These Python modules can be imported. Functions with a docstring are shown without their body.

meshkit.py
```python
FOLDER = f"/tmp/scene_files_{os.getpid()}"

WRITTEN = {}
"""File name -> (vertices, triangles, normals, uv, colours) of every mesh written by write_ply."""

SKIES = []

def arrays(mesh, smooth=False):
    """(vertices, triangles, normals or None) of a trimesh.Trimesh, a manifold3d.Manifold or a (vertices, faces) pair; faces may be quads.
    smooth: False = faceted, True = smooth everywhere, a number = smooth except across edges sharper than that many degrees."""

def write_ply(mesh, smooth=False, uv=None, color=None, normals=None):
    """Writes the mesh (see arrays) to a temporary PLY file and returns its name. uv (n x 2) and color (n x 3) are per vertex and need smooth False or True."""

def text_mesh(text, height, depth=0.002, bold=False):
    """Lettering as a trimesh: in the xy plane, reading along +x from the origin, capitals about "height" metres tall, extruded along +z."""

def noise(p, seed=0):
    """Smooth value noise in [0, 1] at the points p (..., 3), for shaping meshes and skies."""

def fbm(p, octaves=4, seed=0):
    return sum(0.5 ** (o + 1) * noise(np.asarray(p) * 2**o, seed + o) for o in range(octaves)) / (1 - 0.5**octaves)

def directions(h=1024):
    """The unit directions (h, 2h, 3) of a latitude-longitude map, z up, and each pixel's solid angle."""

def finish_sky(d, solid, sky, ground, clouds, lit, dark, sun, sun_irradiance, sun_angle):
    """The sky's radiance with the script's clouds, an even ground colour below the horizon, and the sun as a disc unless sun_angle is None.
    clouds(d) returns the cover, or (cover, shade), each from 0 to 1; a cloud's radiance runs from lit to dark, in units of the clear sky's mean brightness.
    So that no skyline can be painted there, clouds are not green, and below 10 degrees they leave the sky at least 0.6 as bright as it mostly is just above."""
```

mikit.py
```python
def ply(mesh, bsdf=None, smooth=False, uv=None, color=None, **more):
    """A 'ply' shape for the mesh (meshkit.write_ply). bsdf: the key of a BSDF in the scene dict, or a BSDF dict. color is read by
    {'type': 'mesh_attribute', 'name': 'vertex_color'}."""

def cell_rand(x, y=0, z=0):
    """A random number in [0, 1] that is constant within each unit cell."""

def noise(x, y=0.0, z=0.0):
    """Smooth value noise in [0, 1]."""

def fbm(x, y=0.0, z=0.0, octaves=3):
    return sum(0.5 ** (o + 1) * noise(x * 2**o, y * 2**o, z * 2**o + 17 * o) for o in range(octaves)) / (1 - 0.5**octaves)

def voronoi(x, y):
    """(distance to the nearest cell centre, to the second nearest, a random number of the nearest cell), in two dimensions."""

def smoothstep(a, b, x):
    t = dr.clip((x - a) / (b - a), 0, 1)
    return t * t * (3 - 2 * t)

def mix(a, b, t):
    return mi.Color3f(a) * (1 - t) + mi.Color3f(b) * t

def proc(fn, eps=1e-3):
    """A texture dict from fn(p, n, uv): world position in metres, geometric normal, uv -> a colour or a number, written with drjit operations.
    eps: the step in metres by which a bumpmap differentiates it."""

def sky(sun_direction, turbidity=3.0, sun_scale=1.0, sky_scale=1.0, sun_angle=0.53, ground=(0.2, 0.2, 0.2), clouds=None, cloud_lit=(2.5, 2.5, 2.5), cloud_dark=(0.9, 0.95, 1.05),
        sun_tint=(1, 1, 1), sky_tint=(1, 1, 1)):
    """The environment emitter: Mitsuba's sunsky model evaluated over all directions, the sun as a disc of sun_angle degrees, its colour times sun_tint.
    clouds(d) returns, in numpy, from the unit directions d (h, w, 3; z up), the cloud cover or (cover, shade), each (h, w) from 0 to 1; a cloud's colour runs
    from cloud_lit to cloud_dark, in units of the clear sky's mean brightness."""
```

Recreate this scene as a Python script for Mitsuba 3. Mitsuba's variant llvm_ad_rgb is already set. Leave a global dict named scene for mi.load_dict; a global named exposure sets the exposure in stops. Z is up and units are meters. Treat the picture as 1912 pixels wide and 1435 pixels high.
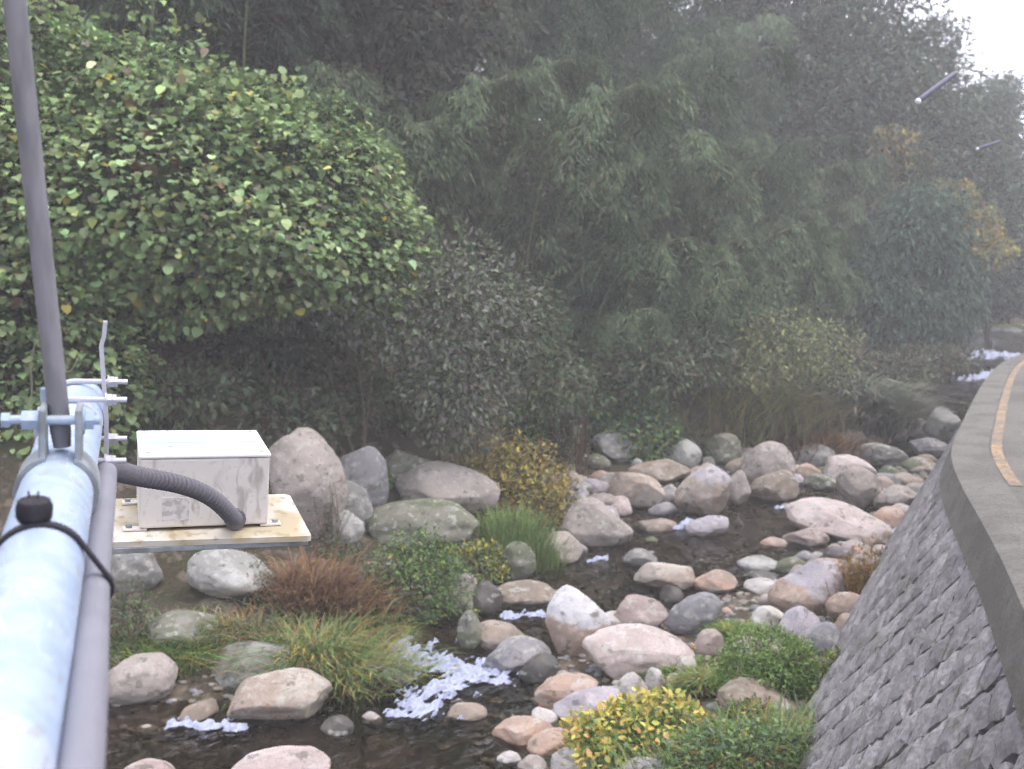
import math

import drjit as dr
import manifold3d
import mitsuba as mi
import numpy as np
import shapely
import trimesh

import meshkit
import mikit
from mikit import cell_rand, fbm, mix, noise, smoothstep, voronoi

T = mi.ScalarTransform4f
scene, labels = {"type": "scene"}, {}

# ---------------------------------------------------------------- camera, sky, exposure
EYE = np.array([0.0, 0.0, 4.0])
PITCH = math.radians(5.17466)
scene["camera"] = {
    "type": "thinlens", "aperture_radius": 0.0021, "focus_distance": 1.8, "fov": 52.00208, "fov_axis": "x", "near_clip": 0.05, "far_clip": 600.0,
    "to_world": T().look_at(origin=EYE.tolist(), target=[0, math.cos(PITCH), 4 - math.sin(PITCH)], up=[0, 0, 1]),
    "medium": {"type": "ref", "id": "haze_air"},
}
scene["sky"] = mikit.sky((0.35, -0.1, 0.93), turbidity=3, sun_scale=0.15, sun_angle=25, clouds=lambda d: 1.0,
                         cloud_lit=(2.38, 2.44, 2.86), cloud_dark=(0.9, 0.95, 1.05), ground=(0.12, 0.12, 0.11))
exposure = 3.25
HAZE = 0.0044

# ---------------------------------------------------------------- lie of the land (plan of the stream, heights)
LEFT_EDGE = np.array([(-9, -40), (-8, -4), (-6.2, 5), (-4.6, 8.6), (-3.9, 9.7), (-2.76, 9.8), (-1.9, 10.4), (-1.6, 11.9), (-.7, 12.8), (.3, 14.4), (.8, 15.8),
                      (1.9, 17.2), (2.3, 17.9), (5.0, 18.9), (6.5, 21.8), (9.4, 25.2), (12.6, 32.2), (13.5, 34.2), (18.0, 43.2), (26, 55), (40, 70), (70, 95)], float)
RIGHT_EDGE = np.array([(-1.5, -40), (-1, -4), (-.1, 5), (.2, 8.4), (0, 9.6), (.45, 11.1), (.5, 11.9), (1.8, 12.2), (3.0, 13.3), (3.8, 13.9), (4.9, 14.8), (6.0, 16.6),
                       (7.4, 19.5), (9.2, 22.2), (11.5, 25.8), (14.8, 31), (20, 38.5), (28, 48), (42, 62), (72, 86)], float)
WALL_TOP = np.array([(-.5, -40), (0.1, -3), (1.6, 2.3), (2.64, 5.3), (3.83, 8.8), (4.83, 10.94), (6.18, 13.7), (7.94, 17.2), (9.67, 20.4), (11.2, 22.9), (14, 27.2), (18.5, 33.2),
                     (25.5, 42), (36, 53), (52, 68), (80, 90)], float)
ROAD_Z = 2.6


def water_z(y):
    return 0.045 * np.maximum(np.asarray(y, float) - 11, 0)


def side_of(line, x, y):
    """Signed distance from an open polyline: positive to the left of its direction."""
    p = np.stack([np.ravel(x), np.ravel(y)], 1)
    best, sign = np.full(len(p), 1e9), np.ones(len(p))
    for a, b in zip(line[:-1], line[1:]):
        d = b - a
        t = np.clip(((p - a) @ d) / (d @ d), 0, 1)
        q = p - a - t[:, None] * d
        r = np.hypot(q[:, 0], q[:, 1])
        near = r < best - 1e-9
        best = np.where(near, r, best)
        sign = np.where(near, np.sign(d[0] * (p[:, 1] - a[1]) - d[1] * (p[:, 0] - a[0])), sign)
    return (best * sign).reshape(np.shape(x))


def ground_z(x, y):
    x, y = np.asarray(x, float), np.asarray(y, float)
    left, right, wall = side_of(LEFT_EDGE, x, y), -side_of(RIGHT_EDGE, x, y), -side_of(WALL_TOP, x, y)
    p = np.stack([x, y, 0 * x], -1)
    n = meshkit.fbm(p * 0.8, 3, 5) - 0.5
    bed = water_z(y) - 0.13 - 0.30 * np.clip(np.minimum(-left, -right) / 1.2, 0, 1) + 0.16 * n
    s = np.interp(x + 0.25 * (y - 20), [4, 22], [0.78, 0.34])
    far = np.maximum(left - 2.3, 0)
    hill = water_z(y) - 0.03 + 0.26 * np.clip(left, 0, 2.6) + s * far / (1 + far / 90) + n * np.clip(left * 0.3, 0.1, 1.6)
    bar = water_z(y) - 0.02 + 0.16 * np.clip(right, 0, 3) + 0.14 * n
    z = np.where(left > 0, np.maximum(hill, bed), np.where(right > 0, np.maximum(bar, bed), bed))
    road = ROAD_Z - 0.25 - 0.02 * np.clip(wall - 8, 0, 400) + 0.5 * (meshkit.noise(p * 0.05, 3) - 0.5) * np.clip((wall - 9) / 6, 0, 1)
    k = np.clip((wall - 0.15) / 0.25, 0, 1)
    return z * (1 - k) + road * k


# ---------------------------------------------------------------- helpers
def key_for(name):
    k, i = name, 0
    while k in scene or k in labels or any(x.startswith(k + "__") for x in (USED.get(k, ()))):
        i += 1
        k = f"{name}_{i:03d}"
    return k


USED, COUNT = {}, {}


def new_key(name):
    n = COUNT.get(name, 0)
    COUNT[name] = n + 1
    return name if n == 0 else f"{name}_{n:03d}"


def tag(key, label=None, category=None, group=None, kind=None):
    labels[key] = {k: v for k, v in dict(label=label, category=category, group=group, kind=kind).items() if v}
    return key


def thing(name, label, category, group=None):
    return tag(new_key(name), label, category, group)


def put(name, mesh, bsdf, parent=None, smooth=False, color=None, **more):
    key = new_key(name if parent is None else f"{parent}__{name}")
    scene[key] = mikit.ply(mesh, bsdf, smooth=smooth, color=color, **more)
    return key


def unit(v):
    v = np.asarray(v, float)
    return v / np.maximum(np.linalg.norm(v, axis=-1, keepdims=True), 1e-9)


def tube(path, radius, n=8, caps=True):
    path = np.asarray(path, float)
    r = np.broadcast_to(np.asarray(radius, float), len(path))
    t = unit(np.gradient(path, axis=0))
    ref = np.array([0.31, 0.17, 0.93]) if abs(t[0][2]) < 0.8 else np.array([0.9, 0.3, 0.1])
    u = unit(np.cross(t, ref))
    for i in range(1, len(u)):
        v = u[i - 1] - t[i] * (u[i - 1] @ t[i])
        u[i] = unit(v)
    w = np.cross(t, u)
    a = np.arange(n) / n * 2 * math.pi
    ring = path[:, None] + r[:, None, None] * (u[:, None] * np.cos(a)[None, :, None] + w[:, None] * np.sin(a)[None, :, None])
    v = ring.reshape(-1, 3)
    i, j = np.meshgrid(np.arange(len(path) - 1), np.arange(n), indexing="ij")
    a0, a1 = i * n + j, i * n + (j + 1) % n
    f = np.concatenate([np.stack([a0, a1, a1 + n], -1).reshape(-1, 3), np.stack([a0, a1 + n, a0 + n], -1).reshape(-1, 3)])
    if caps:
        v = np.vstack([v, path[0], path[-1]])
        k, m = len(v) - 2, (len(path) - 1) * n
        j = np.arange(n)
        f = np.vstack([f, np.stack([np.full(n, k), (j + 1) % n, j], 1), np.stack([np.full(n, k + 1), m + j, m + (j + 1) % n], 1)])
    return trimesh.Trimesh(v, f, process=False)


def curve(points, n=24):
    """A smooth line through the points."""
    from scipy.interpolate import CubicSpline

    p = np.asarray(points, float)
    s = np.r_[0, np.cumsum(np.linalg.norm(np.diff(p, axis=0), axis=1))]
    return CubicSpline(s, p)(np.linspace(0, s[-1], n))


def join(meshes):
    return trimesh.util.concatenate(list(meshes))


class Cards:
    """Collects leaves or blades: each a few vertices with one colour."""

    def __init__(self):
        self.v, self.f, self.c, self.n = [], [], [], 0

    def add(self, v, tri, colour):
        k, m = v.shape[:2]
        self.v.append(v.reshape(-1, 3))
        self.f.append((np.asarray(tri)[None] + (np.arange(k) * m)[:, None, None]).reshape(-1, 3) + self.n)
        self.c.append(np.repeat(colour, m, 0))
        self.n += k * m

    def mesh(self):
        return (np.vstack(self.v), np.vstack(self.f)), np.clip(np.vstack(self.c), 0.002, 0.9)

    def build(self, name, bsdf, parent=None):
        m, c = self.mesh()
        return put(name, m, bsdf, parent, color=c)


def leaf_shape(kind):
    """(outline along the leaf, across it, lift), triangles"""
    if kind == "long":
        return np.array([(0, 0, 0), (0.45, 0.5, 0.12), (1, 0, 0), (0.45, -0.5, 0.12)]), [(0, 1, 2), (0, 2, 3)]
    if kind == "round":
        return (np.array([(0, 0, 0), (0.02, 0.34, 0.08), (0.36, 0.53, 0.13), (0.78, 0.34, 0.06), (1, 0, -0.08), (0.78, -0.34, 0.06), (0.36, -0.53, 0.13), (0.02, -0.34, 0.08), (0.5, 0, 0)]),
                [(0, 1, 8), (1, 2, 8), (2, 3, 8), (3, 4, 8), (4, 5, 8), (5, 6, 8), (6, 7, 8), (7, 0, 8)])
    return np.array([(0, 0, 0), (0.3, 0.42, 0.1), (0.7, 0.36, 0.08), (1, 0, 0), (0.7, -0.36, 0.08), (0.3, -0.42, 0.1)]), [(0, 1, 2), (0, 2, 3), (0, 3, 4), (0, 4, 5)]


def leaves(pos, along, normal, length, width, kind):
    """(k, m, 3) leaf vertices and their triangles"""
    s, tri = leaf_shape(kind)
    along = unit(along)
    side = unit(np.cross(normal, along))
    up = np.cross(along, side)
    L, W = (np.broadcast_to(np.asarray(x, float), len(pos))[:, None, None] for x in (length, width))
    return pos[:, None] + along[:, None] * s[None, :, :1] * L + side[:, None] * s[None, :, 1:2] * W + up[:, None] * s[None, :, 2:] * W, tri


def tones(rng, n, palette, weights, spread=0.18):
    p = np.asarray(palette, float)
    c = p[rng.choice(len(p), n, p=np.asarray(weights, float) / sum(weights))]
    return c * np.exp(rng.normal(0, spread, (n, 1))) * np.exp(rng.normal(0, 0.06, (n, 3)))


def rand_dirs(rng, n):
    return unit(rng.normal(size=(n, 3)))


# ---------------------------------------------------------------- materials
def principled(base, rough=0.6, spec=0.4, **more):
    return {"type": "twosided", "bsdf": {"type": "principled", "base_color": base if isinstance(base, dict) else {"type": "rgb", "value": list(base)}, "roughness": rough, "specular": spec, **more}}


def bumped(bsdf, fn, scale=1.0, eps=2e-3):
    return {"type": "twosided", "bsdf": {"type": "bumpmap", "arbitrary": mikit.proc(fn, eps), "scale": scale, "bsdf": bsdf["bsdf"]}}


def stone(c1, c2, c3, freq=2.0, level=None):
    def fn(p, n, uv):
        a = fbm(p.x * freq, p.y * freq, p.z * freq * 1.3, 3)
        b = fbm(p.x * 8, p.y * 8, p.z * 8, 3)
        s = noise(p.x * 70, p.y * 70, p.z * 70)
        c = mix(c1, c2, smoothstep(0.38, 0.62, a))
        c = mix(c, c3, smoothstep(0.52, 0.72, b) * 0.75)
        vein = dr.abs(fbm(p.x * 3.1 + 7, p.y * 3.1, p.z * 4.3, 3) - 0.5)
        c = c * (0.74 + 0.26 * smoothstep(0.001, 0.011, vein))
        c = mix(c, (0.46, 0.47, 0.42), smoothstep(0.62, 0.74, fbm(p.x * 14, p.y * 14, p.z * 14 + 5, 2)) * 0.55)
        c = mix(c, (0.10, 0.10, 0.075), smoothstep(0.66, 0.74, fbm(p.x * 10 + 3, p.y * 10, p.z * 10, 3)) * 0.6)
        return c * (0.85 + 0.3 * s)
    return fn


def stone_bump(p, n, uv):
    return 0.012 * fbm(p.x * 12, p.y * 12, p.z * 12, 4) + 0.03 * fbm(p.x * 3 + 9, p.y * 3, p.z * 3, 2)


STONE = {
    "g": ("grey_granite", (0.27, 0.27, 0.26), (0.20, 0.20, 0.19), (0.36, 0.35, 0.33)),
    "G": ("pale_granite", (0.42, 0.42, 0.40), (0.31, 0.31, 0.29), (0.50, 0.49, 0.47)),
    "t": ("tan_granite", (0.37, 0.33, 0.30), (0.29, 0.26, 0.235), (0.44, 0.39, 0.36)),
    "T": ("warm_granite", (0.43, 0.38, 0.33), (0.36, 0.29, 0.24), (0.48, 0.44, 0.40)),
    "p": ("rosy_granite", (0.42, 0.34, 0.31), (0.34, 0.27, 0.25), (0.48, 0.41, 0.38)),
    "P": ("pink_granite", (0.52, 0.45, 0.43), (0.43, 0.36, 0.335), (0.57, 0.51, 0.50)),
    "o": ("orange_granite", (0.45, 0.32, 0.25), (0.36, 0.28, 0.23), (0.50, 0.40, 0.34)),
    "b": ("brown_granite", (0.31, 0.25, 0.20), (0.25, 0.21, 0.17), (0.37, 0.31, 0.27)),
    "l": ("slate_grey_stone", (0.26, 0.25, 0.26), (0.19, 0.19, 0.20), (0.33, 0.31, 0.32)),
    "L": ("lavender_stone", (0.44, 0.41, 0.45), (0.34, 0.31, 0.34), (0.52, 0.47, 0.47)),
    "m": ("mossy_stone", (0.19, 0.19, 0.15), (0.13, 0.15, 0.09), (0.26, 0.25, 0.22)),
    "d": ("wet_stone", (0.11, 0.10, 0.09), (0.07, 0.07, 0.065), (0.15, 0.14, 0.13)),
    "w": ("off_white_stone", (0.52, 0.49, 0.47), (0.42, 0.39, 0.37), (0.58, 0.56, 0.55)),
    "V": ("chalky_white_stone", (0.72, 0.71, 0.74), (0.63, 0.62, 0.64), (0.77, 0.76, 0.78)),
    "W": ("white_quartz", (0.60, 0.58, 0.54), (0.50, 0.47, 0.42), (0.66, 0.65, 0.63)),
}
for code, (name, *cs) in STONE.items():
    rough = 0.35 if code == "d" else 0.75
    scene[name] = bumped(principled(mikit.proc(stone(*cs)), rough, 0.35), stone_bump)


def two_tone(top, low, axis, at, wide):
    """A stone of two kinds of rock, parted along a ragged seam."""
    a, b = stone(*STONE[top][1:]), stone(*STONE[low][1:])
    axis = np.asarray(axis, float)

    def fn(p, n, uv):
        h = p.x * float(axis[0]) + p.y * float(axis[1]) + p.z * float(axis[2]) + wide * (fbm(p.x * 5, p.y * 5, p.z * 5, 3) - 0.5)
        return mix(b(p, n, uv), a(p, n, uv), smoothstep(at - 0.03, at + 0.03, h))
    return fn


scene["white_over_rust_stone"] = bumped(principled(mikit.proc(two_tone("V", "o", (0.15, 0, 1), 0.50, 0.12)), 0.7, 0.35), stone_bump)
scene["lavender_over_salmon_stone"] = bumped(principled(mikit.proc(two_tone("L", "o", (0.45, 0, 1), 2.03, 0.2)), 0.7, 0.35), stone_bump)
scene["bluish_crowned_stone"] = bumped(principled(mikit.proc(two_tone("L", "T", (0.2, 0, 1), 1.48, 0.2)), 0.7, 0.35), stone_bump)
SPECIAL = {"s": "white_over_rust_stone", "R": "lavender_over_salmon_stone", "S": "bluish_crowned_stone", "q": "tan_granite"}


def soil(p, n, uv):
    a = fbm(p.x * 0.9, p.y * 0.9, p.z * 0.9, 4)
    b = fbm(p.x * 7, p.y * 7, p.z * 7, 3)
    s = noise(p.x * 45, p.y * 45, p.z * 45)
    c = mix((0.075, 0.06, 0.042), (0.045, 0.05, 0.028), smoothstep(0.4, 0.6, a))
    c = mix(c, (0.15, 0.125, 0.10), smoothstep(0.5, 0.7, b))
    return c * (0.6 + 0.8 * s)


scene["stony_soil"] = bumped(principled(mikit.proc(soil), 0.9, 0.2), lambda p, n, uv: 0.05 * fbm(p.x * 6, p.y * 6, p.z * 6, 4), 1.0, 4e-3)


def ripple(p, n, uv):
    # small waves drawn out along the flow
    x, y = p.x * 0.80 - p.y * 0.60, p.x * 0.60 + p.y * 0.80
    return 0.055 * fbm(x * 3.2, y * 1.7, 0.0, 3) + 0.022 * fbm(x * 13 + 4, y * 8, 0.0, 2)


scene["stream_water"] = {"type": "bumpmap", "arbitrary": mikit.proc(ripple, 4e-3), "scale": 1.0, "bsdf": {"type": "dielectric", "int_ior": 1.33, "ext_ior": 1.0, "specular_transmittance": {"type": "rgb", "value": [0.66, 0.62, 0.56]}}}
scene["froth"] = principled((0.40, 0.44, 0.58), 0.25, 0.5)
scene["leaf"] = {"type": "principledthin", "base_color": {"type": "mesh_attribute", "name": "vertex_color"}, "roughness": 0.5, "spec_trans": 0.0, "diff_trans": 0.36, "eta": 1.35}
scene["stem"] = principled({"type": "mesh_attribute", "name": "vertex_color"}, 0.8, 0.2)


def bark(p, n, uv):
    return mix((0.09, 0.07, 0.055), (0.16, 0.13, 0.10), fbm(p.x * 20, p.y * 20, p.z * 5, 3))


scene["bark"] = principled(mikit.proc(bark), 0.9, 0.2)
scene["bamboo_skin"] = principled((0.15, 0.17, 0.09), 0.5, 0.4)


def wall_stone(tone):
    def fn(p, n, uv):
        a = fbm(p.x * 5, p.y * 5, p.z * 5, 3)
        b = fbm(p.x * 18 + 3, p.y * 18, p.z * 5, 4)
        c = mix((0.31, 0.295, 0.30), (0.225, 0.213, 0.218), smoothstep(0.35, 0.65, a))
        c = mix(c, (0.17, 0.175, 0.145), smoothstep(0.5, 0.72, b) * 0.8)
        return c * tone * (0.75 + 0.5 * noise(p.x * 60, p.y * 60, p.z * 60))
    return fn


for k, tone in enumerate((1.0, 0.86, 1.12)):
    scene[f"hewn_stone_{k}"] = bumped(principled(mikit.proc(wall_stone(tone)), 0.85, 0.3), lambda p, n, uv: 0.03 * fbm(p.x * 26, p.y * 26, p.z * 9, 4))


def concrete(c1, c2, f=3.0):
    def fn(p, n, uv):
        a = fbm(p.x * f, p.y * f, p.z * f, 4)
        b = fbm(p.x * 11, p.y * 11, p.z * 11, 3)
        c = mix(c1, c2, smoothstep(0.35, 0.65, a))
        c = mix(c, (0.10, 0.10, 0.075), smoothstep(0.58, 0.75, b) * 0.6)
        return c * (0.8 + 0.4 * noise(p.x * 80, p.y * 80, p.z * 80))
    return fn


grain = lambda p, n, uv: 0.006 * fbm(p.x * 40, p.y * 40, p.z * 40, 3)
scene["old_concrete"] = bumped(principled(mikit.proc(concrete((0.15, 0.143, 0.128), (0.115, 0.11, 0.098))), 0.9, 0.3), grain)
scene["mortar"] = bumped(principled(mikit.proc(concrete((0.13, 0.125, 0.115), (0.09, 0.09, 0.08))), 0.9, 0.3), grain)
scene["asphalt"] = bumped(principled(mikit.proc(concrete((0.14, 0.134, 0.12), (0.11, 0.106, 0.095), 1.2)), 0.9, 0.3), grain)


def worn_line(p, n, uv):
    a = fbm(p.x * 6, p.y * 6, 0.0, 3)
    b = fbm(p.x * 1.1, p.y * 1.1, 3.0, 2)
    c = mix((0.36, 0.235, 0.13), (0.25, 0.19, 0.135), smoothstep(0.3, 0.7, a))
    return mix(c, (0.14, 0.134, 0.12), smoothstep(0.30, 0.72, fbm(p.x * 30, p.y * 30, 1.0, 4) * 0.7 + 0.3 * b) * 0.9)


scene["faded_orange_paint"] = principled(mikit.proc(worn_line), 0.8, 0.3)

# ---------------------------------------------------------------- ground
GX = np.r_[-140, -100, -70, -50, -36, np.arange(-26, -7, 1.0), np.arange(-7, 8, 0.16), np.arange(8, 30, 0.5), 31, 33, 36, 40, 46, 54, 66, 84, 110, 140]
GY = np.r_[-140, -90, -50, -25, -12, np.arange(-5, 6, 1.0), np.arange(6, 20, 0.16), np.arange(20, 48, 0.5), 49, 51, 54, 58, 63, 70, 80, 95, 115, 140]


def grid(xs, ys, z):
    x, y = np.meshgrid(xs, ys)
    v = np.stack([x, y, z(x, y)], -1).reshape(-1, 3)
    i, j = np.meshgrid(np.arange(len(ys) - 1), np.arange(len(xs) - 1), indexing="ij")
    a = i * len(xs) + j
    n = len(xs)
    f = np.concatenate([np.stack([a, a + 1, a + n + 1], -1).reshape(-1, 3), np.stack([a, a + n + 1, a + n], -1).reshape(-1, 3)])
    return v, f


put("ground", grid(GX, GY, ground_z), "stony_soil", smooth=True)
tag("ground", "dark stony soil of the stream bed, banks and hillside", "ground", kind="structure")

# ---------------------------------------------------------------- water
WX = np.r_[np.arange(-12, -6, 0.5), np.arange(-6, 7, 0.07), np.arange(7, 45, 0.4)]
WY = np.r_[np.arange(-40, 6, 1.0), np.arange(6, 20, 0.07), np.arange(20, 70, 0.4)]


def water_surface(x, y):
    p = np.stack([x * 0.8 - y * 0.6, (x * 0.6 + y * 0.8) * 0.6, 0 * x], -1)
    q = np.stack([x, y, 0 * x], -1)
    rough = np.clip(1.5 - np.hypot(x + 0.6, (y - 10.6) * 0.8) / 1.3, 0.25, 1)
    return water_z(y) + rough * (0.07 * (meshkit.fbm(p * 3.0, 3, 11) - 0.5) + 0.06 * (meshkit.fbm(q * 7, 2, 4) - 0.5))


wv, wf = grid(WX, WY, water_surface)
inside = (side_of(LEFT_EDGE, wv[:, 0], wv[:, 1]) < 0.7) & (side_of(RIGHT_EDGE, wv[:, 0], wv[:, 1]) > -0.9)
wf = wf[inside[wf].all(1)]
used = np.unique(wf)
back = np.zeros(len(wv), int)
back[used] = np.arange(len(used))
put("stream", (wv[used], back[wf]), "stream_water", smooth=True)
tag("stream", "shallow clear brown water running between the boulders", "stream", kind="structure")

# ---------------------------------------------------------------- revetment wall and road
def along_line(line, step):
    d = np.r_[0, np.cumsum(np.linalg.norm(np.diff(line, axis=0), axis=1))]
    from scipy.interpolate import PchipInterpolator

    s = np.arange(0, d[-1], step)
    return s, np.stack([PchipInterpolator(d, line[:, k])(s) for k in (0, 1)], 1)


WS, WP = along_line(WALL_TOP, 0.25)
WT = unit(np.gradient(WP, axis=0))
WN = np.stack([-WT[:, 1], WT[:, 0]], 1)  # towards the stream


def top_at(s):
    return np.stack([np.interp(s, WS, WP[:, k]) for k in (0, 1)], -1), np.stack([np.interp(s, WS, WN[:, k]) for k in (0, 1)], -1)


def ribbon(offsets, zs, s0=0.0, s1=1e9, step=1):
    """A strip along the wall top: offsets to the stream side of the edge, heights."""
    pick = np.nonzero((WS >= s0) & (WS <= s1))[0][::step]
    rows = [np.column_stack([WP[pick] + WN[pick] * o, np.full(len(pick), z)]) for o, z in zip(offsets, zs)]
    v = np.stack(rows, 1).reshape(-1, 3)
    m = len(offsets)
    i, j = np.meshgrid(np.arange(len(pick) - 1), np.arange(m - 1), indexing="ij")
    a = i * m + j
    return v, np.concatenate([np.stack([a, a + 1, a + m + 1], -1).reshape(-1, 3), np.stack([a, a + m + 1, a + m], -1).reshape(-1, 3)])


BATTER = 0.52
wall = thing("stone_revetment", "sloping stone revetment of diagonally laid hewn blocks along the right bank", "wall")
put("mortar_backing", ribbon((-0.01, -0.08 + BATTER * 2.75), (ROAD_Z - 0.06, ROAD_Z - 2.75)), "mortar", wall)
put("coping", ribbon((0.02, 0.185, 0.10, -0.02, -0.20, -0.20), (ROAD_Z - 0.25, ROAD_Z - 0.25, ROAD_Z - 0.014, ROAD_Z, ROAD_Z + 0.002, ROAD_Z - 0.2)), "old_concrete", wall, smooth=30)
put("road", ribbon((-0.20, -2.2, -5.5), (ROAD_Z - 0.006, ROAD_Z + 0.02, ROAD_Z - 0.02)), "asphalt")
tag("road", "narrow grey road running along the top of the revetment", "road", kind="structure")
s_line = np.nonzero(np.hypot(WP[:, 0], WP[:, 1]) > 6)[0]
put("road_marking", ribbon((-0.22, -0.31), (ROAD_Z + 0.0005, ROAD_Z + 0.002), WS[np.argmin(np.abs(WP[:, 1] - 7.4))], WS[np.argmin(np.abs(WP[:, 1] - 24))]), "faded_orange_paint")
tag("road_marking", "worn orange line painted along the stream edge of the road", "road marking", kind="structure")


def block(rng, s, v, a):
    """One hewn block set on its corner: s along the wall, v down the slope, a its half diagonal."""
    k = 5
    u, w = np.meshgrid(np.linspace(-1, 1, k), np.linspace(-1, 1, k))
    edge = np.maximum(np.abs(u), np.abs(w))
    g = 0.93
    lay_s, lay_v = s + (u - w) * 0.5 * a * g, v + (u + w) * 0.5 * a * g
    tilt = rng.normal(0, 0.16, 2)
    h = 0.034 + a * 0.085 * (tilt[0] * u + tilt[1] * w) + 0.024 * (meshkit.fbm(np.stack([lay_s * 9, lay_v * 5, 0 * u + rng.uniform(0, 99)], -1), 3) - 0.5)
    h = np.where(edge > 0.9, h * 0.70 - 0.006, h)
    lay_s, lay_v = lay_s + rng.normal(0, 0.012, u.shape), lay_v + rng.normal(0, 0.012, u.shape)
    rim = [(0, j) for j in range(k)] + [(i, k - 1) for i in range(1, k)] + [(k - 1, j) for j in range(k - 2, -1, -1)] + [(i, 0) for i in range(k - 2, 0, -1)]
    ri = np.array([i * k + j for i, j in rim])
    S, V, Hh = (np.r_[x.ravel(), x.ravel()[ri]] for x in (lay_s, lay_v, h))
    Hh[k * k:] = -0.03
    p, n2 = top_at(S)
    c, sn = BATTER / math.hypot(1, BATTER), 1 / math.hypot(1, BATTER)
    out = V * c + Hh * sn
    xyz = np.column_stack([p + n2 * out[:, None], ROAD_Z - V * sn + Hh * c])
    f = []
    for i in range(k - 1):
        for j in range(k - 1):
            b = i * k + j
            f += [(b, b + k, b + 1), (b + 1, b + k, b + k + 1)]
    m = len(ri)
    for i in range(m):
        x, y = ri[i], ri[(i + 1) % m]
        f += [(x, y, k * k + i), (y, k * k + (i + 1) % m, k * k + i)]
    return xyz, np.array(f)


rng = np.random.default_rng(11)
blocks, HALF = [], 0.19
s_now = WS[np.argmin(np.hypot(WP[:, 0] - 1.0, WP[:, 1] - 1.0))]
s_end = WS[np.argmin(np.abs(WP[:, 1] - 36))]
row = 0
for r in range(14):
    v = 0.20 + r * HALF
    for q in range(int((s_end - s_now) / (2 * HALF))):
        s = s_now + (2 * q + (r % 2)) * HALF
        p, n2 = top_at(np.array(s))
        xy = p + n2 * v * BATTER * 0.887
        z = ROAD_Z - v * 0.887
        if z + 0.2 < water_z(xy[1]) - 0.1:
            continue
        blocks.append((float(np.hypot(*xy)), s, v))
in_view = [b for b in blocks if b[0] > 5.3]
in_view.sort()
rest = in_view[300:] + [b for b in blocks if b[0] <= 5.3]
for d, s, v in in_view[:300]:
    put("stone", block(rng, s, v, HALF), f"hewn_stone_{rng.integers(3)}", wall)
vs, fs, n0 = [], [], 0
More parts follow.
